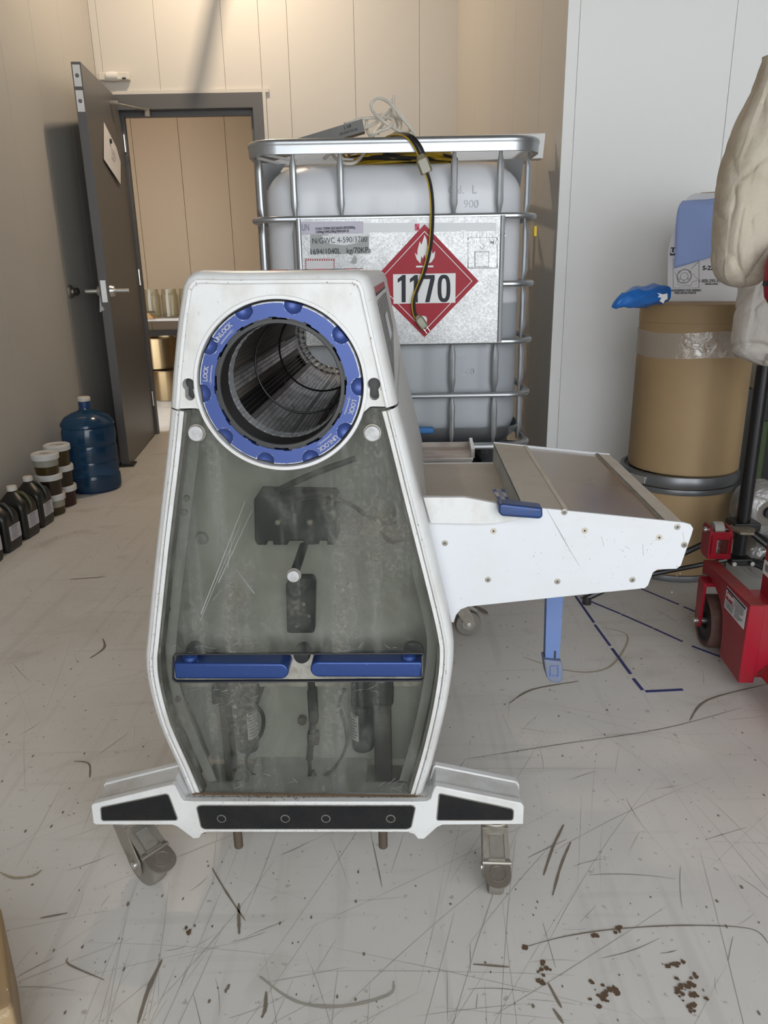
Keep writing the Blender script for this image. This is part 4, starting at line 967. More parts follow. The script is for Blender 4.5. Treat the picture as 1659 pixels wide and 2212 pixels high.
# ---- right side panel of the upper body: dark louvre with labels
def MLx(px, py, x):
    return mloc(atP(px, py, MO + MXA * x, MXA))
def side_pt(y, z, out=0.0):
    """Point on the right wall of the upper shell (local), at depth y and height z."""
    path = up_shell; s = 1 + (.96 - 1) * (y - .05) / .88
    q = sorted([p for p in path if p[0] > .09], key=lambda p: p[1])
    for a, b in zip(q[:-1], q[1:]):
        if a[1] <= z <= b[1]:
            t = (z - a[1]) / max(1e-6, b[1] - a[1]); return Vector(((a[0] + (b[0] - a[0]) * t) * s + out, y, z))
    e = q[-1] if z > q[-1][1] else q[0]; return Vector((e[0] * s + out, y, z))
GRILLE = mat('dark_grille', (.16, .155, .15), .5, .2)
def grille_nodes(m):
    nt = m.node_tree; N = nt.nodes; L = nt.links; b = N['Principled BSDF']; tc = N.new('ShaderNodeTexCoord'); mp = N.new('ShaderNodeMapping')
    mp.inputs['Rotation'].default_value = (math.radians(45), 0, 0)
    L.new(tc.outputs['Object'], mp.inputs['Vector']); ck = N.new('ShaderNodeTexChecker'); ck.inputs['Scale'].default_value = 260
    ck.inputs['Color1'].default_value = (.30, .29, .27, 1); ck.inputs['Color2'].default_value = (.05, .05, .05, 1); L.new(mp.outputs['Vector'], ck.inputs['Vector']); L.new(ck.outputs['Color'], b.inputs['Base Color'])
grille_nodes(GRILLE)
def side_sheet(y0, y1, z0, z1, name, m, out=.0015, parent=mach, z0b=None):
    P = []
    for i in range(5):
        y = y0 + (y1 - y0) * i / 4; zz0 = z0 + ((z0b if z0b is not None else z0) - z0) * i / 4
        P.append([side_pt(y, zz0 + (z1 - zz0) * j / 6, out) for j in range(7)])
    return mpart(MB().grid(P), name, m, parent)
gr = side_sheet(.075, .62, .905, 1.030, 'side_grille', GRILLE, .0016, mach, .955)
side_sheet(.25, .42, .955, 1.000, 'grille_label', PAPER, .0022, gr); side_sheet(.26, .27, .945, 1.00, 'label_bar', BLUEP, .0026, gr)
side_sheet(.07, .62, 1.042, 1.052, 'red_stripe', RED, .0018, mach); side_sheet(.07, .62, 1.0385, 1.0415, 'black_stripe', INK, .0018, mach)
# printed stickers on the top face
ztop = max(p[1] for p in up_shell)
for x0, x1, m in ((-.075, -.045, INKGREY), (-.04, -.02, RED), (-.01, .015, INKGREY), (.03, .055, RED), (.065, .085, INK), (.088, .10, RED)):
    mpart(MB().box(((x0 + x1) / 2, .35, ztop + .0005), (x1 - x0, .3, .0012)), 'top_sticker', m)

# chips, rust specks and dirt crumbs with shapes of their own
chip = MB(); rc_ = random.Random(21)
def speck_at(mb, x, y, z, s, n=(0, -1, 0), st=1.0):
    k = rc_.randint(4, 6); a0_ = rc_.random() * 6; P = []
    for i in range(k):
        u, w = s * math.cos(a0_ + 6.283 * i / k) * rc_.uniform(.5, 1.2), s * st * math.sin(a0_ + 6.283 * i / k) * rc_.uniform(.5, 1.2)
        P.append((x + u, y, z + w) if n[1] else (x + u, y + w, z))
    mb.poly(P)
for path, cnt in ((out_l, 60), (out_r, 60), (up_path, 22)):
    for _ in range(cnt):
        i = rc_.randrange(len(path) - 1); t = rc_.random(); p = Vector(path[i]).lerp(Vector(path[i + 1]), t); q = offset_open([path[i], path[i + 1]], rc_.choice([.0006, .0042, .0045, .007]))
        p = Vector(q[0]).lerp(Vector(q[1]), t); speck_at(chip, p.x, -.0003 if True else 0, p.y, rc_.uniform(.0003, .0011), st=rc_.uniform(.8, 2.2))
o = mpart(chip, 'paint_chips', SCR_D, mach, weld=False); o['kind'] = 'stuff'
crumb = MB(); zl_ = ML(660, 1733, DB).z
for _ in range(420):
    xx = rc_.uniform(ML(400, 1733, DB).x, ML(925, 1733, DB).x); e_ = abs(rc_.gauss(0, .006)); speck_at(crumb, xx, min(-.001, DB + .020 - e_), zl_ + .0006 + _ * 1e-6, rc_.uniform(.0005, .0022), n=(0, 0, 1))
for _ in range(160):
    xx = rc_.uniform(ML(420, 1733, DB).x, ML(900, 1733, DB).x); zz_ = rc_.choice([ML(660, 1736.5, DB).z, ML(660, 1794, DB).z]) + rc_.gauss(0, .0012); speck_at(crumb, xx, DB - .0004, zz_, rc_.uniform(.0003, .0011), st=.6)
o = mpart(crumb, 'dirt_crumbs', mat('rusty_dirt', (.20, .13, .075), .8), base, weld=False); o['kind'] = 'stuff'
dl = MB(); A, B = ML(418, 1729, -.001), ML(902, 1729, -.001); dl.sheet([(A.x, -.0035, zl_ + .0004), (B.x, -.0035, zl_ + .0004), (B.x, .002, zl_ + .0004), (A.x, .002, zl_ + .0004)], (0, 0, 1), .0005)
mpart(dl, 'dirt_line', MATS['rusty_dirt'], base)

scf = MB(); rs_ = random.Random(33)
def scuff_line(a, b, w):
    A, B = ML(*a), ML(*b); d_ = (B - A); 
    if d_.length < 1e-5: return
    n_ = d_.normalized().cross(Vector((0, 1, 0))) * w / 2
    for v in (A, B): v.y = .0056
    scf.poly([A + n_ * .3, A - n_ * .3, B - n_, B + n_])
for a, b, w in (((528, 1085), (432, 1330), .0016), ((545, 1100), (470, 1262), .0011), ((520, 1130), (430, 1345), .0009), ((507, 1230), (548, 1285), .0013), ((480, 1270), (458, 1300), .0008), ((500, 1160), (490, 1230), .0009)): scuff_line(a, b, w)
for _ in range(70):
    cx_, cy_, sx_, sy_ = rs_.choice([(430, 1408, 40, 8), (790, 1400, 70, 10), (800, 1490, 60, 10), (560, 1690, 90, 14), (840, 1700, 50, 14), (470, 1500, 60, 18)])
    x, y = rs_.gauss(cx_, sx_), rs_.gauss(cy_, sy_); l = rs_.uniform(3, 22); a_ = rs_.gauss(0, .35)
    scuff_line((x, y), (x + l * math.cos(a_), y + l * math.sin(a_)), rs_.uniform(.0003, .0008))
mpart(scf, 'panel_scuffs', mat('pale_scuff', (.30, .305, .295), .7), pan, weld=False)['kind'] = 'stuff'
# ================================================================== INTERMEDIATE BULK CONTAINER
TX0, TX1, TY0, TY1 = -.432, .541, 2.76, 3.72
def zz(py, px=850, Y=TY0): return atY(px, py, Y).z
ZTOP, ZR2, ZR3, ZR4, ZR5, ZBOT = zz(308), zz(470), zz(613, 1085), zz(741), zz(856), zz(966)
tank = empty('bulk_container', ((TX0 + TX1) / 2, (TY0 + TY1) / 2, .30), 'large white plastic tank in a galvanised tube cage with red 1170 placard', 'tank')
T = dict(parent=tank, world=True)
def rrect(x0, x1, y0, y1, r, n=8):
    out = []
    for cx_, cy_, a0_ in ((x1 - r, y0 + r, -90), (x1 - r, y1 - r, 0), (x0 + r, y1 - r, 90), (x0 + r, y0 + r, 180)):
        for i in range(n + 1):
            a = math.radians(a0_ + 90 * i / n); out.append((cx_ + r * math.cos(a), cy_ + r * math.sin(a)))
    return out
def ring_tube(z, r, rad, name, m=GALV, grow=0.0, n=10):
    pts = [(x, y, z) for x, y in rrect(TX0 - grow, TX1 + grow, TY0 - grow, TY1 + grow, rad)]
    return MB().tube(pts, r, n, closed=True).build(name, m, **T)
# top rail: round tube with a flat flange hanging under it
loop = rrect(TX0, TX1, TY0, TY1, .10)
P = []
prof = [(-.006, -.030), (.009, -.030), (.010, -.006)] + [(.013 * math.cos(math.radians(a)), .004 + .013 * math.sin(math.radians(a))) for a in range(-30, 211, 20)] + [(-.010, -.006)]
lp_o = ccw(loop)
for off, dz_ in prof + [prof[0]]:
    P.append([(p[0], p[1], ZTOP + dz_) for p in offset_loop(lp_o, -off)])
P = [list(r) + [r[0]] for r in P]
MB().grid(P).build('top_rail', GALV, **T)
for z, nm in ((ZR2, 'cage_rail'), (ZR4, 'cage_rail'), (ZR5, 'cage_rail')): ring_tube(z, .0105, .085, nm)
# short rail behind the plate (right side visible)
pts = [(x, y, ZR3) for x, y in rrect(TX0, TX1, TY0, TY1, .085)]
k0 = min(range(len(pts)), key=lambda i: abs(pts[i][0] - .42) + abs(pts[i][1] - TY0))
seq = [Vector((atY(1085, 615, TY0).x, TY0, ZR3))] + [Vector(p) for p in pts[:30]]
MB().tube(seq, .0105, 10).build('cage_rail', GALV, **T)
ring_tube(ZBOT, .013, .10, 'bottom_rail', GALV, .004)
def upright(x, y, z0, z1, name='cage_upright', face=(0, -1), stops=()):
    n = Vector((*face, 0)); pts = []; rr = []; fl_ = []
    zs = sorted(set([z0, z1] + [s for s in stops if z0 < s < z1])); 
    for a, b in zip(zs[:-1], zs[1:]):
        L_ = b - a
        for t, r in ((0, .006), (.02, .007), (.045, .0125), (.075, .0118), (.5, .0112), (L_ - .075, .0118), (L_ - .045, .0125), (L_ - .02, .007)):
            zq = a + (t if t != .5 else L_ / 2)
            pts.append(Vector((x, y, zq)) - n * (.004 if r < .01 else 0)); rr.append(r)
    pts.append(Vector((x, y, z1))); rr.append(.006)
    return MB().tube(pts, rr, 10).build(name, GALV, **T)
xs_ = [atY(633, 400, TY0).x, atY(735, 400, TY0).x, atY(982, 400, TY0).x, atY(1082, 400, TY0).x]
for i, x in enumerate(xs_):
    y = TY0 + .018
    if i in (0, 3): upright(x, y, ZBOT, ZTOP - .02, stops=(ZR2, ZR4, ZR5))
    else:
        upright(x, y, ZR2, ZTOP - .02); upright(x, y, ZBOT, ZR4, stops=(ZR5,))
for y in (TY0 + .13, TY0 + .36, TY1 - .36, TY1 - .13):
    upright(TX0 + .016, y, ZBOT, ZTOP - .02, face=(-1, 0), stops=(ZR2, ZR4, ZR5)); upright(TX1 - .016, y, ZBOT, ZTOP - .02, face=(1, 0), stops=(ZR2, ZR3, ZR4, ZR5))
for x in (-.25, 0, .12, .38): upright(x, TY1 - .016, ZBOT, ZTOP - .02, face=(0, 1), stops=(ZR2, ZR4, ZR5))
# corner brackets under the top rail
for x, sx in ((TX0 + .07, 1), (TX1 - .07, -1)):
    for y, sy in ((TY0 + .2, 1), (TY1 - .16, -1)):
        m = MB(); m.sheet([(x - sx * .05, y, ZTOP - .03), (x + sx * .03, y + sy * .04, ZTOP - .03), (x - sx * .045, y + sy * .03, ZTOP - .12)], (0, -sy, 0), .003)
        m.build('corner_bracket', GALV, **T)
# the plastic bottle: rounded block with moulded upright bands
ZT_TOP, ZT_BOT = zz(347, 850, TY0 + .06), zz(955, 950, TY0 + .05) - .03
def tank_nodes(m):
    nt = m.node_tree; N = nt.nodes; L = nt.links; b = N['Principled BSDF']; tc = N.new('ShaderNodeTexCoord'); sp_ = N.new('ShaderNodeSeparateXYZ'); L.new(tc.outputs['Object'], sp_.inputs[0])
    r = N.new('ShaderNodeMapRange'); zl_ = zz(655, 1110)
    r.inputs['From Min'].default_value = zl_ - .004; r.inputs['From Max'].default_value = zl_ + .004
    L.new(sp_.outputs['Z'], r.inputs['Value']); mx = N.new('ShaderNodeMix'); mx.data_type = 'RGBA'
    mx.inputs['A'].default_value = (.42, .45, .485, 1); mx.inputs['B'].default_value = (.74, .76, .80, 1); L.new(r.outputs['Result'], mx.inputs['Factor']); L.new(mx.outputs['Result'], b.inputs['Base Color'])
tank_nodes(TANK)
levels = []
RV = .115
for i in range(9):
    a = math.pi / 2 * i / 8; levels.append((ZT_BOT + RV * (1 - math.cos(math.pi / 2 - (math.pi / 2 - a))) if False else ZT_BOT + RV * (1 - math.sin(a)) , RV * (1 - math.cos(a))))
levels = [(ZT_BOT + RV * (1 - math.sin(math.pi / 2 - math.pi / 2 * i / 8)), RV * (1 - math.cos(math.pi / 2 - math.pi / 2 * i / 8))) for i in range(9)]
levels += [(ZT_BOT + RV + (ZT_TOP - ZT_BOT - 2 * RV) * i / 14, 0) for i in range(1, 14)]
levels += [(ZT_TOP - RV * (1 - math.sin(math.pi / 2 * i / 8)), RV * (1 - math.cos(math.pi / 2 * i / 8))) for i in range(9)]
bx0, bx1, by0, by1 = TX0 + .033, TX1 - .033, TY0 + .040, TY1 - .04
P = []
def dense(l, step=.02):
    out = []
    for i in range(len(l)):
        a, b = Vector(l[i]), Vector(l[(i + 1) % len(l)]); k = max(1, int((b - a).length / step))
        out += [tuple(a.lerp(b, j / k)) for j in range(k)]
    return out
base_l = dense(rrect(bx0, bx1, by0, by1, .13, 8))
for z, ins in levels:
    row = []
    hfac = max(0, min(1, (ZT_TOP - RV * .6 - z) / .12)) * max(0, min(1, (z - ZT_BOT - RV * .6) / .12))
    for (x, y) in base_l:
        fx = (x - (bx0 + bx1) / 2); fy = (y - (by0 + by1) / 2); dx_, dy_ = (bx1 - bx0) / 2, (by1 - by0) / 2
        sx = (dx_ - ins) / dx_; sy = (dy_ - ins) / dy_
        yy = (by0 + by1) / 2 + fy * sy; xx = (bx0 + bx1) / 2 + fx * sx
        if y < by0 + .01:
            for gx in (xs_[0] + .07, xs_[1] + .09, xs_[2] - .11, xs_[3] - .065): yy += hfac * .007 * math.exp(-((x - gx) / .022) ** 2)
        row.append((xx, yy, z))
    P.append(row + [row[0]])
b_ = MB().grid(P); b_.poly([p for p in P[-1][:-1]]); b_.poly([p for p in P[0][:-1]][::-1])
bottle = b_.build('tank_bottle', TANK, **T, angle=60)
MB().box(((xs_[1] + xs_[2]) / 2 + .002, by0 - .0008, (ZT_TOP + ZT_BOT) / 2), (.0022, .003, ZT_TOP - ZT_BOT - 2.2 * RV)).build('mould_seam', TANK, **T)
EMB = mat('embossed_plastic', (.50, .52, .55), .4)
for body, px, py, sz in (('Gal.', 985, 411, .036), ('L', 1025, 410, .036), ('900', 1018, 441, .036), ('800', 1018, 560, .036), ('300', 993, 762, .034), ('200', 1012, 803, .034)):
    p = atY(px, py, by0 - .001); text_mesh('scale_mark', body, sz, frame_m(p, (1, 0, 0), (0, 0, 1)), EMB, tank, depth=.002, world=True)
MB().lathe([(.0, .0), (.085, 0), (.09, .005), (.09, .03), (.08, .035), (0, .035)], ((TX0 + TX1) / 2, (TY0 + TY1) / 2, ZT_TOP), (0, 0, 1), 32).build('filler_cap', BLACK, **T)
# galvanised pan, feet, crossbeams
pan_l = rrect(TX0 + .02, TX1 - .02, TY0 + .03, TY1 - .03, .11)
P = []
for ins, z in ((.10, ZBOT + .012), (.05, ZBOT + .016), (.015, ZBOT + .035), (.0, ZBOT + .062), (-.004, ZBOT + .062), (.012, ZBOT + .03), (.05, ZBOT - .002), (.10, ZBOT - .006)):
    l = offset_loop(ccw(pan_l), ins); P.append([(p[0], p[1], z - (.045 if ins <= .015 and -.18 < p[0] < .27 and p[1] < TY0 + .2 else 0)) for p in l] )
P = [r + [r[0]] for r in P]
pn = MB().grid(P); pn.poly([p for p in P[0][:-1]]); pn.build('pan', GALV, **T)
ZF0 = .30
for x in (TX0 + .07, (TX0 + TX1) / 2, TX1 - .07):
    for y in (TY0 + .07, (TY0 + TY1) / 2, TY1 - .07):
        fm_ = MB(); P = []
        for r, z in ((.045, ZF0), (.066, ZF0 + .004), (.066, ZBOT - .014), (.055, ZBOT - .008)):
            P.append([(x + r * math.cos(6.2832 * i / 40) * (1 + (.05 if i % 5 == 0 and z > ZF0 + .001 else 0)), y + r * math.sin(6.2832 * i / 40) * (1 + (.05 if i % 5 == 0 and z > ZF0 + .001 else 0)), z) for i in range(41)])
        fm_.grid(P); fm_.poly(P[0][:-1]); fm_.build('pallet_foot', GALV, **T)
for x in (TX0 + .07, (TX0 + TX1) / 2, TX1 - .07): MB().box((x, (TY0 + TY1) / 2, ZF0 + .006), (.12, TY1 - TY0 - .02, .012)).build('skid', GALV, **T)
# valve with blue handle at the front foot of the bottle
vp = atY(872, 925, TY0 + .03)
v_ = MB().cyl(vp + Vector((0, .06, 0)), vp + Vector((0, -.03, 0)), .038, n=24, bev=.005).build('valve', CAPWHITE, **T)
BLUEV = mat('blue_valve_plastic', (.02, .16, .45), .4)
hb_ = MB(); hb_.rbox(vp + Vector((.055, -.04, 0)), (.11, .028, .022), .008); hb_.cyl(vp + Vector((0, -.03, 0)), vp + Vector((0, -.06, 0)), .022, n=18)
hb_.build('valve_handle', BLUEV, v_)
# ---- plate with labels
GPL = bpy.data.materials.new('galvanised_sheet'); GPL.use_nodes = True
def gpl(m):
    nt = m.node_tree; N = nt.nodes; L = nt.links; b = N['Principled BSDF']; b.inputs['Metallic'].default_value = .8
    tc = N.new('ShaderNodeTexCoord'); v = N.new('ShaderNodeTexVoronoi'); v.inputs['Scale'].default_value = 190; L.new(tc.outputs['Object'], v.inputs['Vector'])
    n = N.new('ShaderNodeTexNoise'); n.inputs['Scale'].default_value = 10; n.inputs['Detail'].default_value = 6; L.new(tc.outputs['Object'], n.inputs['Vector'])
    r = N.new('ShaderNodeMapRange'); r.inputs['To Min'].default_value = .24; r.inputs['To Max'].default_value = .40; L.new(v.outputs['Color'], r.inputs['Value'])
    cb = N.new('ShaderNodeCombineColor'); 
    for i in range(3): L.new(r.outputs['Result'], cb.inputs[i])
    L.new(cb.outputs[0], b.inputs['Base Color'])
    r2 = N.new('ShaderNodeMapRange'); r2.inputs['To Min'].default_value = .25; r2.inputs['To Max'].default_value = .48; L.new(n.outputs['Fac'], r2.inputs['Value']); L.new(r2.outputs['Result'], b.inputs['Roughness'])
    bp = N.new('ShaderNodeBump'); bp.inputs['Strength'].default_value = .25; bp.inputs['Distance'].default_value = .003; L.new(n.outputs['Fac'], bp.inputs['Height']); L.new(bp.outputs['Normal'], b.inputs['Normal'])
gpl(GPL)
YP = TY0 - .018
def PP(px, py, o=0.0): return atY(px, py, YP - o)
xa, xb = PP(648, 600).x, PP(1085, 600).x
plm = MB(); plm.plate([rounded([(xa, ZR4 - .004), (xb, ZR4 - .004), (xb, ZR2 - .002), (xa, ZR2 - .002)], .008)], YP, YP + .004, .001)
plate_ = plm.build('label_plate', GPL, **T)
for x in (xa + .004, xb - .004): MB().cyl((x, YP - .002, ZR4), (x, YP - .002, ZR2), .008, n=10).build('plate_fold', GALV, **T)
def label(pxs, name, m, o=.0006, t=.0006): return MB().sheet([PP(a, b, 0) - Vector((0, 0, 0)) + Vector((0, -o, 0)) for a, b in pxs], (0, -1, 0), t).build(name, m, **T)
LAV = mat('lavender_paper', (.58, .56, .66), .7); GREYL = mat('grey_label', (.40, .42, .42), .7)
FILMW = mat('clear_tape_band', (.66, .68, .70), .3)
label([(655, 482), (1072, 481), (1072, 499), (655, 504)], 'tape_band', FILMW, .0004)
label([(649, 479), (785, 478), (785, 504), (649, 507)], 'shipping_sheet', LAV, .0012)
def ptext(name, body, px, py, sz, m=INK, xs=1.0, o=.003, bold=0.0, align='CENTER', sp=1.0, slope=.018):
    return text_mesh(name, body, sz, frame_m(PP(px, py, o), (1, 0, slope), (0, 0, 1)), m, tank, bold=bold, xs=xs, align=align, sp=sp, world=True)
ptext('sheet_line', '31HA1 /Y/R/04 25/CAN/33-357/3700Kg', 681, 494.5, .0108, xs=.76, align='LEFT', bold=.0003)
ptext('sheet_line', '/1694kg/1040L/58Kg/70KPa/04 22', 682, 501.5, .0108, xs=.76, align='LEFT', bold=.0003)
ptext('sheet_mark', 'UN', 660, 492, .03, LAV if False else INKGREY, xs=.6)
label([(670, 507), (702, 506), (730, 510), (770, 506), (797, 505), (797, 516), (797, 548), (670, 549)], 'torn_grey_label', GREYL, .0008)
label([(696, 509), (740, 507), (780, 504), (798, 503), (800, 512), (785, 513), (770, 525), (745, 530), (715, 527), (698, 519)], 'peeled_patch', FILMW, .0013)
ptext('grey_label_line', "N/GWC 4-590/3700'", 735, 519, .026, INK, xs=.86, o=.0035, bold=-.0002)
ptext('grey_label_line', '1694/1040L   kg/70KPa', 735, 542.5, .026, INK, xs=.86)
label([(657, 557), (724, 557), (724, 592), (657, 592)], 'bordered_label', PAPER, .0008)
bd = MB()
for i in range(13):
    for py in (559, 563): 
        pass
    x0 = 659 + i * 5; bd.sheet([PP(x0, 563, .002), PP(x0 + 2.4, 563, .002), PP(x0 + 4, 559, .002), PP(x0 + 1.6, 559, .002)], (0, -1, 0), .0004)
for i in range(7):
    for x in (659, 720): y = 564 + i * 4.2; bd.sheet([PP(x, y + 2.2, .002), PP(x + 3, y + 1, .002), PP(x + 3, y - 1, .002), PP(x, y, .002)], (0, -1, 0), .0004)
bd.build('label_border', RED, **T)
ptext('label_title', 'Shipping Name', 691, 589, .0135, INK, bold=.0003)
label([(896, 484), (906, 483.5), (906, 498), (896, 498)], 'pink_note', mat('pink_note_paper', (.80, .12, .20), .6), .0024)
ptext('note_number', '5', 898.5, 487, .012, INK, o=.0045); ptext('note_number', '6', 902.5, 493, .018, INK, o=.0045)
sp_ = PP(764, 562, .001); MB().sheet([sp_ + Vector(v) for v in ((-.012, 0, -.010), (.008, 0, -.012), (.012, 0, .006), (.002, 0, .016), (-.006, 0, .002))], (0, -1, 0), .0005).build('paint_chip', GREYL, **T)
# embossed transport mark
ptext('embossed_word', 'Transport', 1044, 505, .034, GPL, sp=1.1, bold=.0005, o=.003)
ptext('embossed_word', '1660 kg Max', 1042, 523, .026, GPL, bold=.0006, o=.003)
em = MB()
def pframe(x0, y0, x1, y1, r=.0016): em.tube([PP(a, b, .0005) for a, b in ((x0, y0), (x1, y0), (x1, y1), (x0, y1))], r, 6, closed=True)
pframe(1011, 513, 1074, 579, .0022); pframe(1026, 544, 1056, 576)
em.tube([PP(1036, 532, .0005), PP(1042, 538, .0005), PP(1048, 532, .0005)], .0014, 6)
em.build('embossed_frame', GPL, **T)
# hazard placard
pc = MB(); YC = .0030
ctr = PP(917, 609); Rr = (PP(1033.5, 615.5).x - ctr.x)
def dia(k, o): return [Vector((ctr.x + u * Rr * k, YP - o, ctr.z + w * Rr * k * 1.0)) for u, w in ((0, -1), (1, 0), (0, 1), (-1, 0))]
plc = MB().sheet(dia(1, .0015), (0, -1, 0), .0009).build('hazard_placard', RED, **T)
plc['label'] = 'red diamond placard with flame and 1170'
wb = MB()
d0, d1 = dia(.885, .0030), dia(.868, .0030)
for i in range(4): wb.sheet([d0[i], d0[(i + 1) % 4], d1[(i + 1) % 4], d1[i]], (0, -1, 0), .0002)
wb.build('placard_border', WHITEPRINT, plc)
fl_px = [(967, 358), (938, 325), (922, 272), (942, 296), (945, 250), (962, 186), (974, 212), (1000, 135), (1016, 172), (1022, 228), (1040, 186), (1056, 250), (1060, 282), (1082, 262), (1076, 312), (1052, 348), (1020, 362), (1032, 335), (1022, 300), (1008, 328), (1000, 285), (985, 320), (975, 300), (970, 335)]
def c8(p): return (p[0] / 3.607 + 640, p[1] / 3.607 + 470)
fq = [PP(*c8(p), 0) for p in fl_px]
MB().plate([[(v.x, v.z) for v in fq]], YP - .0032, YP - .0026).build('flame', WHITEPRINT, plc)
a, b = PP(*c8((934, 386)), .003), PP(*c8((1068, 376)), .003); MB().box((a + b) / 2, (b.x - a.x, .0006, .006)).build('flame_bar', WHITEPRINT, plc)
a, b = PP(*c8((757, 672)), .003), PP(*c8((1242, 433)), .003)
MB().box(((a.x + b.x) / 2, YP - .003, (a.z + b.z) / 2), (b.x - a.x, .0006, b.z - a.z)).build('number_field', WHITEPRINT, plc)
dm_ = MB(); YN = YP - .0042
def poly8(pts): return [(v.x, v.z) for v in (PP(*c8(p), 0) for p in pts)]
for x0 in (788, 883): dm_.plate([poly8([(x0 + 32, 660), (x0 + 64, 660), (x0 + 64, 447), (x0 + 40, 447), (x0 + 2, 478), (x0 + 2, 508), (x0 + 32, 488)])], YN, YN + .0008)
dm_.plate([poly8([(1003, 660), (1037, 659), (1078, 480), (1078, 447), (980, 449), (980, 480), (1044, 479)])], YN, YN + .0008)
def oval(cx_, cy_, rx, ry, n=40): return [(cx_ + math.copysign(abs(math.cos(6.2832 * i / n)) ** .75, math.cos(6.2832 * i / n)) * rx, cy_ + math.copysign(abs(math.sin(6.2832 * i / n)) ** .75, math.sin(6.2832 * i / n)) * ry) for i in range(n)]
dm_.plate([poly8(oval(1150, 552, 50, 107)), poly8(oval(1150, 552, 20, 78))], YN, YN + .0008)
dm_.build('number', INK, plc)
p3_ = PP(915, 697); text_mesh('class_number', '3', .05, frame_m((p3_.x, YP - .0032, p3_.z), (1, 0, 0), (0, 0, 1)), WHITEPRINT, plc, bold=.004)
# clear tape over the placard
TAPE = bpy.data.materials.new('clear_shiny_tape'); TAPE.use_nodes = True
def tape_nodes(m, amt=.12, gl_=.13):
    nt = m.node_tree; N = nt.nodes; L = nt.links; N.clear(); out = N.new('ShaderNodeOutputMaterial'); tr_ = N.new('ShaderNodeBsdfTransparent'); g = N.new('ShaderNodeBsdfGlossy'); g.inputs['Roughness'].default_value = .14
    d = N.new('ShaderNodeBsdfDiffuse'); d.inputs['Color'].default_value = (.7, .7, .7, 1)
    tc = N.new('ShaderNodeTexCoord'); n = N.new('ShaderNodeTexNoise'); n.inputs['Scale'].default_value = 22; n.inputs['Detail'].default_value = 5; n.inputs['Distortion'].default_value = 1.5; L.new(tc.outputs['Object'], n.inputs['Vector'])
    bp = N.new('ShaderNodeBump'); bp.inputs['Strength'].default_value = .8; bp.inputs['Distance'].default_value = .01; L.new(n.outputs['Fac'], bp.inputs['Height']); L.new(bp.outputs['Normal'], g.inputs['Normal'])
    m1 = N.new('ShaderNodeMixShader'); m1.inputs[0].default_value = amt; L.new(tr_.outputs[0], m1.inputs[1]); L.new(d.outputs[0], m1.inputs[2])
    m2 = N.new('ShaderNodeMixShader'); m2.inputs[0].default_value = gl_; L.new(m1.outputs[0], m2.inputs[1]); L.new(g.outputs[0], m2.inputs[2]); L.new(m2.outputs[0], out.inputs['Surface'])
tape_nodes(TAPE, .01, .05)
yt = atY(1146, 499, TY0 + .04); MB().rbox((TX1 + .004, TY0 + .07, yt.z), (.010, .03, .034), .003).build('yellow_tag', mat('yellow_tag', (.75, .5, .02), .5), **T)
# ---- blue plastic pallets under the container
NAVY = mat('navy_pallet_plastic', (.012, .016, .06), .5)
def pallet(z, lab):
    pr = empty('plastic_pallet', ((TX0 + TX1) / 2, (TY0 + TY1) / 2, z), lab, 'pallet', 'navy pallets under the tank')
    hx, hy = (TX1 - TX0) / 2 - .012, (TY1 - TY0) / 2 - .01
    for k in range(7): MB().rbox((0, -hy + .06 + k * (2 * hy - .12) / 6, .138), (2 * hx, .115, .022), .004).build('deck_board', NAVY, pr)
    for x in (-hx + .06, 0, hx - .06):
        MB().rbox((x, 0, .011), (.12, 2 * hy, .022), .004).build('skid', NAVY, pr)
        for y in (-hy + .07, 0, hy - .07): MB().rbox((x, y, .0745), (.11, .13, .105), .008).build('block', NAVY, pr)
pallet(0, 'navy plastic pallet on the floor under the tank, lower of two'); pallet(.1495, 'navy plastic pallet directly under the tank feet, upper of two')
# ---- things lying on the container
ZT = ZT_TOP
YEL = mat('yellow_cord_jacket', (.50, .33, .02), .45, dirt=.4, dirtcol=(.2, .13, .02), dscale=15); BLKC = mat('black_cord_jacket', (.012, .012, .012), .4)
coil = empty('extension_cord', (.08, 3.02, ZT), 'coiled yellow and black extension cord lying on top of the tank', 'cord')
r10 = random.Random(10)
def coil_loops(n, m, name, seed, z0, rx0):
    r = random.Random(seed); mb = MB()
    for k in range(n):
        rx, ry = rx0 + r.uniform(-.05, .03), .13 + r.uniform(-.035, .02); ox, oy = r.uniform(-.02, .02), r.uniform(-.02, .02); z = z0 + .0085 * (k // 3); ph = r.random() * 6
        mb.tube([(ox + rx * math.cos(6.2832 * i / 44), oy + ry * math.sin(6.2832 * i / 44), z + .006 * math.sin(12.57 * i / 44 + ph) + .004) for i in range(44)], .0052, 7, closed=True)
    mb.build(name, m, coil)
coil_loops(15, YEL, 'yellow_loops', 11, .006, .20); coil_loops(7, BLKC, 'black_loops', 12, .014, .17)
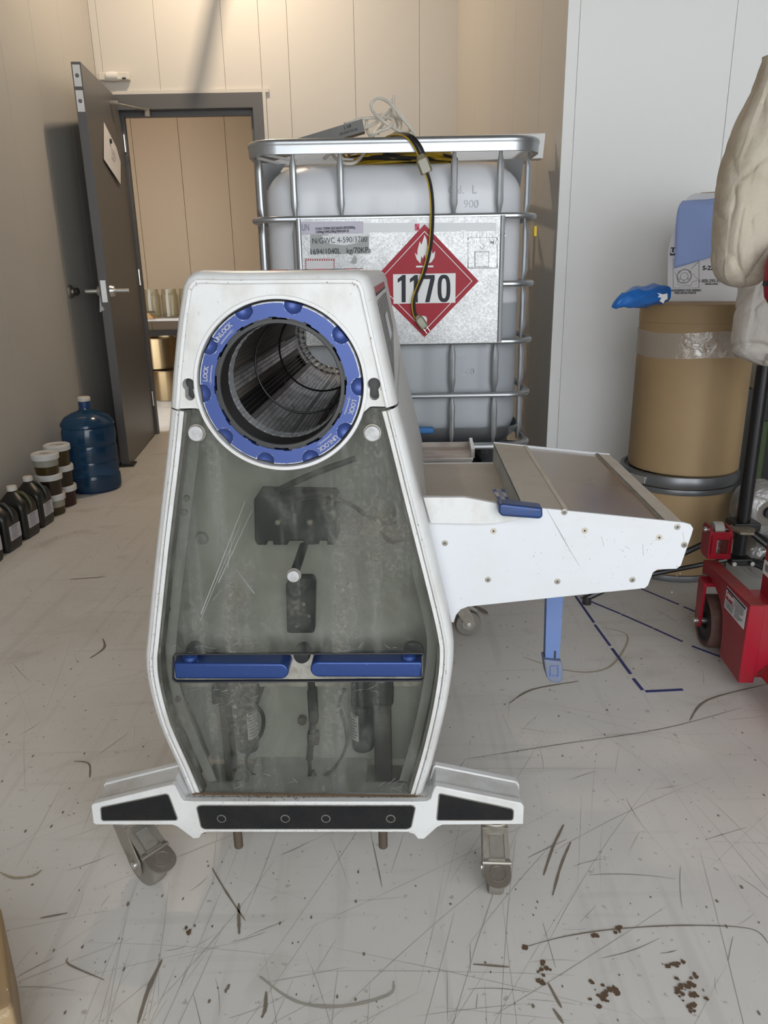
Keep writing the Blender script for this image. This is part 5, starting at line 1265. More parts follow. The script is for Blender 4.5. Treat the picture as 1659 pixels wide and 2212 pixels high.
# hanging cord with yellow tracer, connector and plug
pc_ = empty('power_cord', atY(905, 292, TY0 - .02), 'black yellow-striped power cord hanging down over the red placard', 'cord')
W2 = dict(parent=pc_, world=True)
HC = TY0 - .034
path = [atY(838, 296, TY0 + .16), atY(858, 291, TY0 + .06), atY(880, 296, TY0 - .012), atY(898, 316, HC), atY(908, 338, HC)]
path2 = [atY(922, 372, HC), atY(930, 400, HC), atY(934.5, 440, HC), atY(934, 490, HC), atY(929, 540, HC), atY(916, 590, HC), atY(901, 628, HC), atY(894, 655, HC), atY(897, 680, HC), atY(903, 690, HC)]
for off, m, nm, rad in ((Vector((0, 0, 0)), BLKC, 'black_sheath', .0058), (Vector((-.0062, -.001, .0)), YEL, 'yellow_tracer', .0030)):
    mb = MB(); mb.tube([p + off for p in smooth_path(path, 6)], rad, 8); mb.tube([p + off for p in smooth_path(path2, 6)], rad, 8); mb.build(nm, m, **W2)
mb = MB(); mb.tube([p + Vector((.014, .01, .004)) for p in smooth_path(path, 6)], .0055, 8); mb.build('black_sheath', BLKC, **W2)
CLEARB = mat('smoky_connector', (.20, .175, .10), .25, coat=.5)
def block_along(a, b, w, t, name, m=CLEARB):
    a, b = Vector(a), Vector(b); d = (b - a); L_ = d.length; d.normalize(); ang = math.atan2(d.x, -d.z)
    mb = MB(); P = []
    for s_, wf in ((0, .55), (.12, .75), (.2, .75), (.3, 1), (.95, 1), (1, .9)):
        c = a + d * L_ * s_; sx = Vector((math.cos(-ang), 0, math.sin(-ang))) ; sx = Vector((-d.z, 0, d.x)); 
        P.append([c + sx * (w / 2 * wf * u) + Vector((0, t / 2 * wf * v, 0)) for u, v in ((-1, -.6), (-.7, -1), (.7, -1), (1, -.6), (1, .6), (.7, 1), (-.7, 1), (-1, .6))])
    P = [r + [r[0]] for r in P]; mb.grid(P); mb.poly(P[-1][:-1]); mb.poly(P[0][:-1][::-1])
    return mb.build(name, m, **W2)
block_along(atY(907, 334, HC), atY(922, 374, HC), .040, .026, 'connector')
block_along(atY(900, 682, HC), atY(918, 708, HC), .030, .024, 'plug')
mb = MB(); e0, e1 = atY(918, 707, HC), atY(926, 718, HC); d_ = (e1 - e0).normalized(); sx = Vector((-d_.z, 0, d_.x))
for u in (-.007, .006): mb.box(e0 + d_ * .010 + sx * u, (.0018, .006, .022), Matrix.Rotation(math.atan2(d_.x, -d_.z) * -1, 3, 'Y'))
mb.build('plug_pin', STEEL, **W2)
# white cable tangle
wt = empty('white_cable', atY(820, 290, 2.95), 'tangled white cable heaped above the tank rail', 'cable')
def c9(x, y, Y): return atY(x / 3.016 + 700, y / 3.016 + 200, Y)
WC = mat('white_cable_jacket', (.70, .67, .60), .45)
mb = MB()
for pts, r in (([(135, 205, 2.95), (160, 200, 2.96), (240, 172, 2.98), (330, 165, 3.0), (420, 165, 2.98), (448, 190, 2.95), (420, 230, 2.92), (360, 255, 2.93), (300, 290, 2.95), (270, 330, 3.0)], .0055),
               ([(600, 285, 2.94), (560, 225, 2.93), (510, 165, 2.92), (450, 90, 2.93), (400, 50, 2.95), (345, 37, 2.97), (308, 70, 2.98), (318, 120, 2.97), (360, 165, 2.95), (410, 205, 2.94), (470, 240, 2.96), (540, 270, 2.98)], .0055),
               ([(450, 40, 3.0), (455, 90, 2.99), (490, 150, 2.98), (540, 200, 2.97), (560, 240, 2.96), (520, 280, 2.97)], .0055),
               ([(135, 200, 2.97), (180, 225, 2.95), (230, 240, 2.96), (330, 200, 2.99), (430, 110, 3.02), (420, 150, 3.03), (340, 250, 3.0), (310, 300, 2.98)], .0055),
               ([(280, 165, 3.02), (275, 230, 3.01), (300, 290, 2.99), (295, 340, 2.96), (262, 395, 2.93), (210, 450, 2.86), (150, 462, 2.84), (90, 440, 2.86), (55, 400, 2.9), (60, 370, 2.95)], .0058),
               ([(340, 150, 3.04), (400, 145, 3.05), (470, 160, 3.04), (500, 190, 3.02), (490, 240, 3.0), (430, 290, 3.0)], .0055),
               ([(350, 270, 3.06), (400, 170, 3.08), (440, 130, 3.08), (470, 180, 3.07), (490, 250, 3.05), (495, 290, 3.04)], .0055),
               ([(670, 365, 3.1), (710, 400, 3.05), (745, 428, 3.0)], .0055), ([(0, 430, 2.9), (40, 395, 2.92), (58, 370, 2.95)], .0058)):
    mb.tube(smooth_path([c9(*p) for p in pts], 7), r, 7)
mb.build('cable_loops', WC, parent=wt, world=True)
pl_ = MB(); pq = c9(455, 40, 3.0); pl_.cyl(pq, pq + Vector((.002, 0, .012)), .005, n=8); pl_.rbox(c9(505, 152, 2.98), (.016, .012, .010), .003); pl_.build('cable_end', WC, parent=wt, world=True)
# grey steel channel
gc = empty('steel_channel', atY(690, 330, 2.93), 'grey steel channel leaning up across the tank rail beside the white cable', 'channel')
A, B = atY(560, 352, 3.02), atY(788, 284, 2.90); d_ = (B - A).normalized(); up_ = Vector((-d_.z, 0, d_.x)).normalized(); up_ = -up_ if up_.z < 0 else up_
STEELG = mat('dull_channel_steel', (.25, .25, .245), .5, .5, dirt=.4, dirtcol=(.13, .12, .11), dscale=12)
hgt = .040; nrm = d_.cross(up_)
m = MB()
m.sheet([A, B, B + up_ * hgt, A + up_ * hgt], nrm if nrm.y < 0 else -nrm, .003)
bk = Vector((0, .05, 0)); m.sheet([A + up_ * hgt, B + up_ * hgt, B + up_ * hgt + bk, A + up_ * hgt + bk], -up_, .003); m.sheet([A, B, B + bk, A + bk], up_, .003)
m.build('channel_web', STEELG, parent=gc, world=True)
m = MB(); rt = frame_m(A.lerp(B, .86) + up_ * .028 + Vector((0, -.0045, 0)), d_, up_)
text_mesh('stamped_print', '2.10P', .013, rt, INK, gc, xs=1, world=True); text_mesh('stamped_print', '305.0W/195.00', .011, frame_m(A.lerp(B, .86) + up_ * .013 + Vector((0, -.0045, 0)), d_, up_), INK, gc, world=True)
# white sheet-metal trough across the back of the cage
wtr = empty('metal_trough', (.1, 3.42, ZTOP + .02), 'long white sheet metal trough lying across the back of the tank cage', 'trough')
A, B = Vector((-.43, 3.40, atY(560, 335, 3.4).z + .0)), Vector((.655, 3.30, atY(1170, 318, 3.3).z))
d_ = (B - A).normalized(); m = MB(); u = Vector((0, 0, 1)); bk = Vector((0, .07, 0))
z2 = atY(1170, 290, 3.3).z - B.z; z1 = atY(1170, 342, 3.3).z - B.z
m.sheet([A + u * z1, B + u * z1, B + u * z2 + Vector((.006, 0, 0)), A + u * z2], (0, -1, 0), .003); m.build('trough_side', WHITEPRINT, parent=wtr, world=True)
m = MB(); m.sheet([A + u * z1, B + u * z1, B + u * z1 + bk, A + u * z1 + bk], u, .003); m.build('trough_floor', WHITEPRINT, parent=wtr, world=True)
m = MB(); m.tube([A + u * z2, B + u * z2 + Vector((.006, 0, 0))], .004, 8); m.build('rolled_edge', WHITEPRINT, parent=wtr, world=True)
# two thin white strips and torn paper on the left shoulder
for k, (a, b, ya, yb, lab) in enumerate((((548, 329), (640, 348), 2.86, 3.0, 'thin white plastic strip poking over the left rail, upper of two'), ((556, 341), (602, 353), 2.87, 2.95, 'thin white plastic strip poking over the left rail, lower of two'))):
    A, B = atY(*a, ya), atY(*b, yb); tag(MB().tube([A, A.lerp(B, .5), B], [.005, .0045, .005], 8).build('plastic_strip', WHITEPRINT), lab, 'strip', 'thin white strips on the tank')
pap = empty('torn_paper', (atY(690, 345, 2.9)), 'torn white paper scraps lying on top of the tank left of the cord', 'paper')
for k, pts in enumerate(([(640, 346), (648, 340), (652, 344)], [(656, 345), (660, 337), (665, 336), (662, 343)], [(664, 346), (680, 333), (684, 340), (700, 335), (696, 341), (680, 345)], [(680, 343), (720, 341), (765, 342), (763, 347), (700, 346)])):
    q = [atY(a, b, 2.875 + .02 * k) for a, b in pts]; MB().sheet(q, (0, -1, 0), .0015).build('scrap', WHITEPRINT, parent=pap, world=True)
# ================================================================== LEFT WALL: bottle, tubs, jugs
BOT = bpy.data.materials.new('blue_bottle_plastic'); BOT.use_nodes = True
def tint(m, col, gloss=.09, diff=.25, dcol=(.03, .1, .2), rough=.15):
    nt = m.node_tree; N = nt.nodes; L = nt.links; N.clear(); out = N.new('ShaderNodeOutputMaterial'); t = N.new('ShaderNodeBsdfTransparent'); t.inputs['Color'].default_value = (*col, 1)
    g = N.new('ShaderNodeBsdfGlossy'); g.inputs['Roughness'].default_value = rough; d = N.new('ShaderNodeBsdfDiffuse'); d.inputs['Color'].default_value = (*dcol, 1)
    a = N.new('ShaderNodeMixShader'); a.inputs[0].default_value = diff; L.new(t.outputs[0], a.inputs[1]); L.new(d.outputs[0], a.inputs[2])
    lw = N.new('ShaderNodeLayerWeight'); lw.inputs['Blend'].default_value = .25; mr = N.new('ShaderNodeMapRange'); mr.inputs['To Min'].default_value = gloss * .5; mr.inputs['To Max'].default_value = gloss * 4; L.new(lw.outputs['Fresnel'], mr.inputs['Value'])
    b = N.new('ShaderNodeMixShader'); L.new(mr.outputs['Result'], b.inputs[0]); L.new(a.outputs[0], b.inputs[1]); L.new(g.outputs[0], b.inputs[2]); L.new(b.outputs[0], out.inputs['Surface'])
tint(BOT, (.16, .36, .62), .09, .35, (.03, .11, .22))
bt = empty('water_bottle', (-1.520, 3.87, 0), 'large blue water bottle standing on the floor by the door edge', 'bottle')
prof = [(.118, 0), (.129, .006), (.134, .02), (.134, .075), (.130, .082), (.128, .09), (.131, .098), (.131, .155), (.128, .165), (.131, .175), (.133, .19), (.133, .24), (.129, .252), (.133, .262), (.135, .275), (.135, .32), (.128, .345), (.135, .352), (.134, .365), (.112, .395), (.075, .415), (.045, .425), (.034, .432), (.029, .445), (.029, .478), (.027, .480)]
prof = [(r * .98, z * .965) for r, z in prof]
MB().lathe(prof, n=48, close=False).build('bottle_body', BOT, bt)
MB().lathe([(0, 0), (.127, .002), (.130, .02), (.130, .034), (0, .034)], n=40).build('water_remnant', mat('blue_water', (.004, .02, .07), .2), bt)
MB().lathe([(.0285, .461), (.0305, .461), (.0315, .467), (.0315, .477), (.028, .482), (0, .482)], n=28, close=False).build('bottle_cap', CAPWHITE, bt)
MB().lathe([(.0300, .428), (.0302, .430), (.0302, .457), (.030, .459)], n=28, close=False).build('neck_band', mat('blue_neck_label', (.015, .05, .16), .4), bt)
hdl = MB().tube(smooth_path([(-.075, -.110, .27), (-.078, -.128, .26), (-.080, -.132, .22), (-.078, -.130, .17), (-.072, -.118, .15)], 5), .011, 10).build('bottle_handle', mat('dark_blue_plastic', (.008, .03, .09), .3), bt)
# tubs
TUBW = mat('white_tub_lid', (.62, .61, .60), .4)
LIQ = {'amber': mat('dark_amber', (.045, .028, .008), .25), 'red': mat('dark_red_brown', (.035, .010, .008), .25), 'brown': mat('dark_brown', (.03, .018, .012), .25), 'clear': mat('cloudy_tub_plastic', (.30, .285, .245), .3)}
TUBP = LIQ['clear']
def tub(x, y, z, r, h, liq, fill, lab, scrawl=None):
    t = empty('tub', (x, y, z), lab, 'tub', 'lidded tubs stacked by the wall')
    r0 = r * .90
    def rad(q): return r0 + (r - r0) * q
    hb = h - .022
    MB().lathe([(0, .0), (r0 - .004, 0), (r0, .004), (rad(fill), hb * fill), (0, hb * fill)], n=36).build('contents', LIQ[liq], t)
    if fill < .98: MB().lathe([(rad(fill), hb * fill), (r, hb), (r - .002, hb), (rad(fill) - .002, hb * fill)], n=36, close=False).build('tub_wall', TUBP, t)
    MB().lathe([(r + .001, hb - .012), (r + .0045, hb - .012), (r + .005, hb + .010), (r + .002, hb + .015), (r - .006, hb + .015), (r - .008, hb + .012), (0, hb + .012)], n=40, close=False).build('tub_lid', TUBW, t)
    if scrawl:
        m = MB()
        if scrawl == 1:
            for a, b in (((-.02, -.012), (.022, -.012)), ((.022, -.012), (.022, .014)), ((.022, .014), (-.02, .014)), ((-.02, .014), (-.02, -.012)), ((-.012, .0), (.014, .004))):
                m.box(((a[0] + b[0]) / 2, (a[1] + b[1]) / 2, hb + .0126), (abs(b[0] - a[0]) + .0015, abs(b[1] - a[1]) + .0015, .0006))
        else: m.tube(smooth_path([(-.03, -.005, hb + .0126), (-.01, .012, hb + .0126), (.01, -.01, hb + .0126), (.028, .006, hb + .0126), (.02, .016, hb + .0126), (-.02, .01, hb + .0126)], 5), .0012, 4)
        m.build('lid_writing', INKGREY, t)
    return h - .0085
HT = .106
z = 0.0
s1x, s1y, s2x, s2y = -1.563, 3.435, -1.566, 3.575
z += tub(s1x + .004, s1y, z, .052, HT, 'amber', .45, 'small white-lidded tub at the bottom of the nearer stack')
z += tub(s1x, s1y, z, .055, HT, 'brown', 1.0, 'dark-filled white-lidded tub in the middle of the nearer stack')
z += tub(s1x - .002, s1y, z, .056, HT, 'amber', .48, 'half-full white-lidded tub on top of the nearer stack, box drawn on lid', 1)
z = 0.0
z += tub(s2x + .004, s2y, z, .055, HT + .003, 'red', 1.0, 'red-brown filled white-lidded tub at the bottom of the farther stack')
z += tub(s2x + .002, s2y, z, .055, HT + .003, 'brown', 1.0, 'brown filled white-lidded tub in the middle of the farther stack')
z += tub(s2x, s2y, z, .056, HT + .003, 'amber', 1.0, 'amber filled white-lidded tub on top of the farther stack, scribbled lid', 2)
# jugs
JUG = mat('dark_jug_plastic', (.014, .014, .013), .38, dirt=.2, dirtcol=(.05, .045, .035), dscale=5)
JUGTOP = mat('greyish_jug_neck', (.22, .21, .185), .4)
OLIVE = mat('olive_jug_handle', (.05, .048, .016), .45)
JLAB = mat('jug_paper_label', (.50, .49, .53), .7)
def jug(x, y, rz, lab, hm=None):
    j = empty('jug', (x, y, 0), lab, 'jug', 'dark jugs along the left wall', rz); j.scale = (.82, .82, .80)
    L_ = [(0, .062, .062, .02), (.006, .070, .070, .022), (.03, .074, .074, .026), (.165, .074, .074, .026), (.185, .073, .073, .03), (.205, .066, .066, .034), (.225, .050, .050, .034), (.243, .032, .032, .028), (.250, .023, .023, .0225), (.262, .022, .022, .0215)]
    P = []
    for z, hx, hy, r in L_:
        l = rrect(-hx, hx, -hy, hy, min(r, hx * .98), 5); P.append([(p[0] - (.0 if z < .2 else .012 * min(1, (z - .2) / .05)), p[1], z) for p in l])
    P = [r + [r[0]] for r in P]; b = MB().grid(P); b.poly(P[0][:-1][::-1]); b.poly(P[-1][:-1]); b.build('jug_body', JUG, j, angle=50)
    MB().lathe([(.0222, .243), (.0226, .25), (.0224, .262)], (-.012, 0, 0), n=24, close=False).build('jug_neck', JUGTOP, j)
    MB().lathe([(.0245, .255), (.0255, .258), (.0255, .276), (.0235, .280), (0, .281)], (-.012, 0, 0), n=24, close=False).build('jug_cap', CAPWHITE, j)
    h = MB().tube(smooth_path([(.010, 0, .243), (.040, 0, .238), (.064, 0, .212), (.0755, 0, .175), (.072, 0, .150)], 6), .0115, 10, flat=[(1, .8)] * 25).build('jug_handle', hm or JUG, j)
    lb = MB().box((.0752, .005, .095), (.0022, .100, .075)).build('jug_label', JLAB, j)
    m = MB()
    for k in range(9):
        w = .07 * (1 - .35 * ((k * 37) % 5) / 5); m.box((.0766, .005 - .04 + w / 2 + .003, .126 - k * .0075), (.0008, w * (1 if k % 4 else .8), .0022 if k else .004))
    m.build('label_line', INKGREY, j)
jug(-1.580, 2.79, -.10, 'nearest of the four dark jugs, cut by the left picture edge')
jug(-1.578, 2.955, -.06, 'second nearest dark jug by the left wall, cap just inside the picture')
jug(-1.575, 3.12, -.08, 'third dark jug by the left wall, olive handle showing', OLIVE)
jug(-1.575, 3.275, -.05, 'farthest dark jug by the left wall, against the white-lidded tubs')
# ---- carton at the lower left edge
cA, cB = atZ(0, 1950, .16), atZ(29, 2175, .16)
ct = empty('carton', (cA.x - .12, (cA.y + cB.y) / 2, 0), 'tan cardboard carton with clear tape at the lower left edge', 'box')
dv = (cB - cA); dv.z = 0; ln = dv.length; dv.normalize(); nv = Vector((dv.y, -dv.x, 0)); nv = nv if nv.x > 0 else -nv
rot = Matrix((dv, -nv, Vector((0, 0, 1)))).transposed()
cen = (cA + cB) / 2 - nv * .10; cen.z = .08
MB().rbox(cen, (ln * 1.0, .20, .16), .012, rot).build('carton_body', CARD, parent=ct, world=True)
MB().rbox(cen + dv * (ln * .5 - .02) + Vector((0, 0, .0)), (.05, .203, .163), .012, rot).build('tape_wrap', TAPE, parent=ct, world=True)
# ================================================================== ROOM BEYOND THE DOOR
TBY = 6.92
zt = atY(340, 688, TBY).z
tb = empty('work_table', (-1.75, 7.2, 0), 'metal work table in the back room with glass jars on it', 'table')
MB().rbox((0.1, 0, zt - .012), (1.5, .58, .024), .006).build('table_top', mat('table_laminate', (.50, .46, .42), .4), tb)
for x in (-.6, .8):
    for y in (-.24, .24): MB().cyl((x, y, 0), (x, y, zt - .03), .018, n=12).build('table_leg', BLACK, tb)
MB().box((.1, .25, .3), (1.4, .02, .5)).build('back_board', mat('dim_board', (.05, .04, .035), .6), tb)
MB().tube([(-.35, .12, .42), (.15, .24, .6)], .01, 8).build('brace', BLACK, tb)
GLASSJ = bpy.data.materials.new('jar_glass'); GLASSJ.use_nodes = True; tint(GLASSJ, (.93, .93, .88), .08, .05, (.35, .31, .22), .08)
xj0 = atY(312, 650, TBY + .12).x
for k in range(3):
    x = xj0 + .06 + k * .160
    j = empty('glass_jar', (x, TBY + .14, zt), ['empty glass jar on the back-room table, nearest the door leaf', 'second empty glass jar from the door leaf on the back table', 'third empty glass jar from the door leaf, half hidden behind the machine'][k], 'jar', 'glass jars on the back-room table'); j.scale = (1.38, 1.38, .97)
    MB().lathe([(0, .002), (.048, .002), (.054, .010), (.055, .19), (.049, .215), (.046, .222), (.046, .245), (.050, .247), (.050, .252), (.044, .252), (.044, .222), (.047, .213), (.052, .188), (.051, .014), (0, .008)], n=28, close=False).build('jar_glass_wall', GLASSJ, j)
bg = empty('paper_bag', (atY(320, 682, TBY - .02).x, TBY + .0, zt), 'brown paper bag lying on the back-room table before the jars', 'bag')
MB().add([(-.08, -.02, .0), (.05, -.035, .0), (.08, .03, .0), (-.08, .05, 0), (-.08, -.01, .045), (.0, .0, .05), (.04, .02, .03), (-.08, .04, .05)], [(0, 1, 5, 4), (1, 2, 6, 5), (2, 3, 7, 6), (3, 0, 4, 7), (4, 5, 6, 7), (0, 3, 2, 1)]).build('bag_body', mat('bag_paper', (.42, .24, .10), .7), bg)
MB().tube([(-.09, -.03, .06), (.06, 0, .055)], .004, 6).build('bag_tie', BLACK, bg)
POT = mat('steel_pot', (.34, .25, .14), .22, .95)
def pot(px, py, Y, z0, r, h, lab):
    p = atY(px, py, Y); t = empty('cooking_pot', (p.x, Y, z0), lab, 'pot', 'steel pots under the back-room table')
    MB().lathe([(0, 0), (r - .006, 0), (r, .006), (r, h), (r + .008, h + .004), (r + .008, h + .007), (r - .002, h + .007), (r - .003, h - .01), (r - .004, .01), (0, .008)], n=40, close=False).build('pot_body', POT, t)
    for s in (-1, 1): MB().tube(smooth_path([(s * r, -.04, h - .05), (s * (r + .035), -.03, h - .045), (s * (r + .035), .03, h - .045), (s * r, .04, h - .05)], 4), .005, 7).build('pot_handle', POT, t)
zf1 = .0
pot(366, 840, 6.80, 0, .155, .255, 'steel pot on the back-room floor nearest the white machine')
pot(322, 835, 7.06, 0, .12, .255, 'steel pot on the floor half behind the door leaf')
bx = atY(345, 800, 6.86)
pot(349, 760, 6.90, .263, .165, .26, 'large steel pot stacked on top of the other two pots')
# ================================================================== RIGHT SIDE: drums, wipes box, stand, clothing, lift truck
DX, DYc = atY(1466, 1000, 2.68).x, 2.68
RIMG = mat('grey_drum_rim', (.20, .205, .215), .38, .7)
ld = empty('fibre_drum', (DX, DYc, 0), 'lower brown fibre drum with grey steel rims standing on the floor', 'drum', 'stacked fibre drums')
zL = atY(1470, 1027, 2.49).z
MB().lathe([(0, .004), (.192, .004), (.192, zL - .03), (0, zL - .03)], n=56).build('drum_wall', CARD, ld)
MB().lathe([(.190, .0), (.199, .0), (.201, .010), (.199, .022), (.193, .024)], n=56, close=False).build('bottom_rim', RIMG, ld)
MB().lathe([(.193, zL - .075), (.198, zL - .073), (.2005, zL - .064), (.199, zL - .055), (.193, zL - .052)], n=56, close=False).build('lower_band', RIMG, ld)
MB().lathe([(.194, zL - .050), (.203, zL - .048), (.207, zL - .038), (.2075, zL - .022), (.203, zL - .010), (.190, zL - .008), (.185, zL - .016), (0, zL - .016)], n=56, close=False).build('lid_ring', RIMG, ld)
lv = atY(1374, 1022, 2.55); 
m = MB(); a_ = math.atan2(lv.y - DYc, lv.x - DX)
for da, w in ((0, .05), (.12, .03)):
    c = Vector((.212 * math.cos(a_ - da), .212 * math.sin(a_ - da), zL - .030)); m.rbox(c, (.012, w, .026), .003, Matrix.Rotation(a_ - da, 3, 'Z'))
m.build('lid_clamp', STEEL, ld)
zU = atY(1470, 660, 2.49).z
ud = empty('fibre_drum', (DX + .012, DYc, zL - .008), 'upper brown fibre drum wrapped with clear packing tape, stacked on another', 'drum', 'stacked fibre drums')
hU = zU - zL + .008
MB().lathe([(0, 0), (.186, 0), (.189, .004), (.189, hU - .06), (.1905, hU - .058), (.1905, hU - .004), (.187, hU), (0, hU)], n=56).build('drum_wall', CARD, ud)
zt0_, zt1_ = atY(1470, 772, 2.49).z - zL, atY(1470, 715, 2.49).z - zL
P = []
for i in range(120):
    a = 6.2832 * i / 120; row = []
    for j in range(7):
        z = zt0_ + (zt1_ - zt0_) * j / 6 + .004 * math.sin(a * 3 + j); n_ = noise.noise(Vector((math.cos(a) * 9, math.sin(a) * 9, z * 40))); row.append(((.1918 + .0022 * n_) * math.cos(a), (.1918 + .0022 * n_) * math.sin(a), z))
    P.append(row)
PT = bpy.data.materials.new('packing_tape'); PT.use_nodes = True; tape_nodes(PT, .22)
MB().grid(P, True).build('packing_tape', PT, ud, angle=60)
# wipes box
q0, q1 = atZ(1441, 651, zU), atZ(1572, 656, zU)
dv = q1 - q0; wB = dv.length; dv.normalize()
ang = math.atan2(dv.y, dv.x)
ang = max(-.42, min(.42, ang))
bxo = empty('wipes_box', (q0.x, q0.y, zU), 'white cardboard wipes box on the upper drum, blue cloth hanging from it', 'box', rz=ang)
hB = atY(1447, 460, q0.y).z - zU
BOXW = mat('white_box_board', (.80, .80, .82), .6)
dB = .14
fp = rounded([(0, 0), (wB, 0), (wB, hB * .98), (wB * .93, hB + .055), (wB * .14, hB + .06), (.004, hB * .90), (-.012, hB * .60)], [.001, .001, .01, .02, .03, .03, .02], 4)
MB().plate([fp], 0, dB, .001).build('box_body', BOXW, bxo)
m = MB(); m.box((wB * .60, .05, hB + .066), (.07, .05, .020)); m.box((wB * .52, .06, hB + .058), (.12, .06, .01)); m.build('open_flap', CARD, bxo)
for k in range(13): MB().box((wB - .0008, -.0006, .006 + k * hB * .88 / 13), (.0022, .0012, .006)).build('perforation', INKGREY, bxo)
def bxp(px, py, o=0.0):
    n = Vector((math.sin(ang), -math.cos(ang), 0)); w = atP(px, py, q0 + n * o, n); v = w - Vector((q0.x, q0.y, zU)); x = Vector((math.cos(ang), math.sin(ang), 0)); return Vector((v.dot(x), -o, v.z))
def btext(name, s_, px, py, sz, bold=.0, xs=1.0, m=INK): return text_mesh(name, s_, sz, frame_m(bxp(px, py, .0012), (1, 0, 0), (0, 0, 1)), m, bxo, bold=bold, xs=xs)
btext('box_number', 'S-22747', 1540, 579, .0200, .0006); btext('box_phone', '1-800-295-5510', 1537, 607, .0145, .0002, .9); btext('box_site', 'uline.com', 1537, 613, .0105, .0002)
btext('box_line', 'ENGINEERED FOR WIPING', 1480, 627.5, .0098, .0003, .9); btext('box_line', 'PRECISION PARTS', 1480, 633, .0098, .0003, .9)
NAVYP = mat('navy_print', (.01, .02, .06), .6)
a, b = bxp(1447, 552), bxp(1470, 534); MB().box(((a.x + b.x) / 2, -.0008, (a.z + b.z) / 2), (b.x - a.x, .0012, b.z - a.z)).build('logo_block', NAVYP, bxo)
text_mesh('logo_letter', 'U', .022, frame_m(bxp(1453.5, 543, .0020), (1, 0, 0), (0, 0, 1)), WHITEPRINT, bxo, bold=.0012)
dm = MB()
fr = [bxp(*p, .0008) for p in ((1454, 560), (1510, 560), (1510, 622), (1454, 622))]; dm.tube(fr, .0007, 4, closed=True)
cc = bxp(1478, 597, .0008); rr0 = bxp(1494, 597).x - cc.x
for r in (1.0, .9, .52): dm.tube([cc + Vector((rr0 * r * math.cos(6.2832 * i / 30), 0, rr0 * r * math.sin(6.2832 * i / 30))) for i in range(30)], .0006, 4, closed=True)
for u, w in ((.7, .62), (-.7, .62), (.6, -.35), (-.6, -.35), (0, -.7)): dm.tube([cc + Vector((rr0 * (u + .13 * math.cos(6.2832 * i / 8)), 0, rr0 * (w + .13 * math.sin(6.2832 * i / 8)))) for i in range(8)], .0005, 4, closed=True)
dm.tube(smooth_path([bxp(*p, .0008) for p in ((1457, 588), (1463, 600), (1465, 614), (1476, 618), (1484, 616), (1491, 618), (1496, 609), (1507, 605), (1500, 596), (1497, 590))], 4), .0005, 4); dm.tube([bxp(1493, 582, .0008), bxp(1510, 564, .0008)], .0006, 4)
dm.build('box_drawing', INKGREY, bxo)
for z_, s_ in ((hB * .75, 'ROLL WIPES'), (hB * .30, '1-800-295-5510')): text_mesh('box_side_print', s_, .012, frame_m((wB + .0012, .05, z_), (0, 1, 0), (0, 0, 1)), INK, bxo, bold=.0003)
# blue wipe
wp = empty('blue_wipe', bxp(1500, 440, 0) + Vector((q0.x, q0.y, zU)) if False else (q0.x + .06, q0.y - .02, zU + hB), 'pale blue cleaning cloth pulled out of the wipes box', 'cloth')
BLUEC = mat('blue_cloth', (.36, .48, .88), .85, bump=.15, bscale=160)
rows = [((1474, 434), (1550, 428), .0), ((1466, 446), (1556, 440), -.028), ((1461, 470), (1560, 466), -.026), ((1459, 510), (1560, 503), -.020), ((1458, 545), (1560, 530), -.017), ((1456, 580), (1560, 548), -.014)]
P = []; n = Vector((math.sin(ang), -math.cos(ang), 0))
for ra, rb, o in rows:
    r_ = []
    for i in range(13):
        t = i / 12; px, py = ra[0] + (rb[0] - ra[0]) * t, ra[1] + (rb[1] - ra[1]) * t
        r_.append(atP(px, py, q0 + n * (-o + .004 * math.sin(t * 7 + o * 300)), n))
    P.append(r_)
P.insert(0, [p - n * .05 + Vector((0, 0, .002)) for p in P[0]])
P2 = [smooth_path([P[k][i] for k in range(len(P))], 4) for i in range(13)]
cl = MB(); cl.grid(P2)
o = cl.build('cloth_sheet', BLUEC, parent=wp, world=True, angle=70)
sm_ = o.modifiers.new('thickness', 'SOLIDIFY'); sm_.thickness = .0012
# crumpled blue bag
bb = empty('crumpled_bag', (q0.x - .07, q0.y + .0, zU), 'crumpled blue and white plastic bag hanging off the upper drum', 'bag')
BLUEBAG = mat('blue_film', (.012, .125, .46), .3, dirt=.3, dirtcol=(.04, .25, .62), dscale=16, bump=.5, bscale=30); 
P = []
path = [(atY(1322, 662, 2.47), .004), (atY(1332, 655, 2.47), .018), (atY(1350, 647, 2.48), .030), (atY(1378, 642, 2.50), .036), (atY(1405, 639, 2.52), .038), (atY(1428, 636, 2.54), .034), (atY(1444, 636, 2.55), .026)]
cpt = smooth_path([p for p, r in path], 5); rad_ = smooth_path([Vector((r, 0, 0)) for p, r in path], 5)
for i, c in enumerate(cpt):
    row = []
    for j in range(28):
        a = 6.2832 * j / 28; v = Vector((0, math.cos(a) * .9, math.sin(a) * .85)); r = rad_[i].x
        k = 1 + .28 * noise.noise(Vector((i * .22, math.cos(a) * 1.6, math.sin(a) * 1.6 + 3))) + .12 * abs(noise.noise(Vector((i * .7, math.cos(a) * 4, math.sin(a) * 4))))
        row.append(c + v * r * k)
    P.append(row + [row[0]])
bm_ = MB().grid(P); bm_.poly(P[0][:-1]); bm_.poly(P[-1][:-1]); bm_.build('bag_film', BLUEBAG, parent=bb, world=True, angle=40)
m = MB()
for pts in ([(1418, 632), (1424, 637), (1420, 642), (1428, 643), (1424, 650), (1432, 655), (1436, 648), (1441, 646), (1441, 634), (1432, 636)],):
    q = [atY(a, b, 2.498) for a, b in pts]; m.plate([[(v.x, v.z) for v in q]], 2.494, 2.505)
m.build('white_print_patch', WHITEPRINT, parent=bb, world=True)
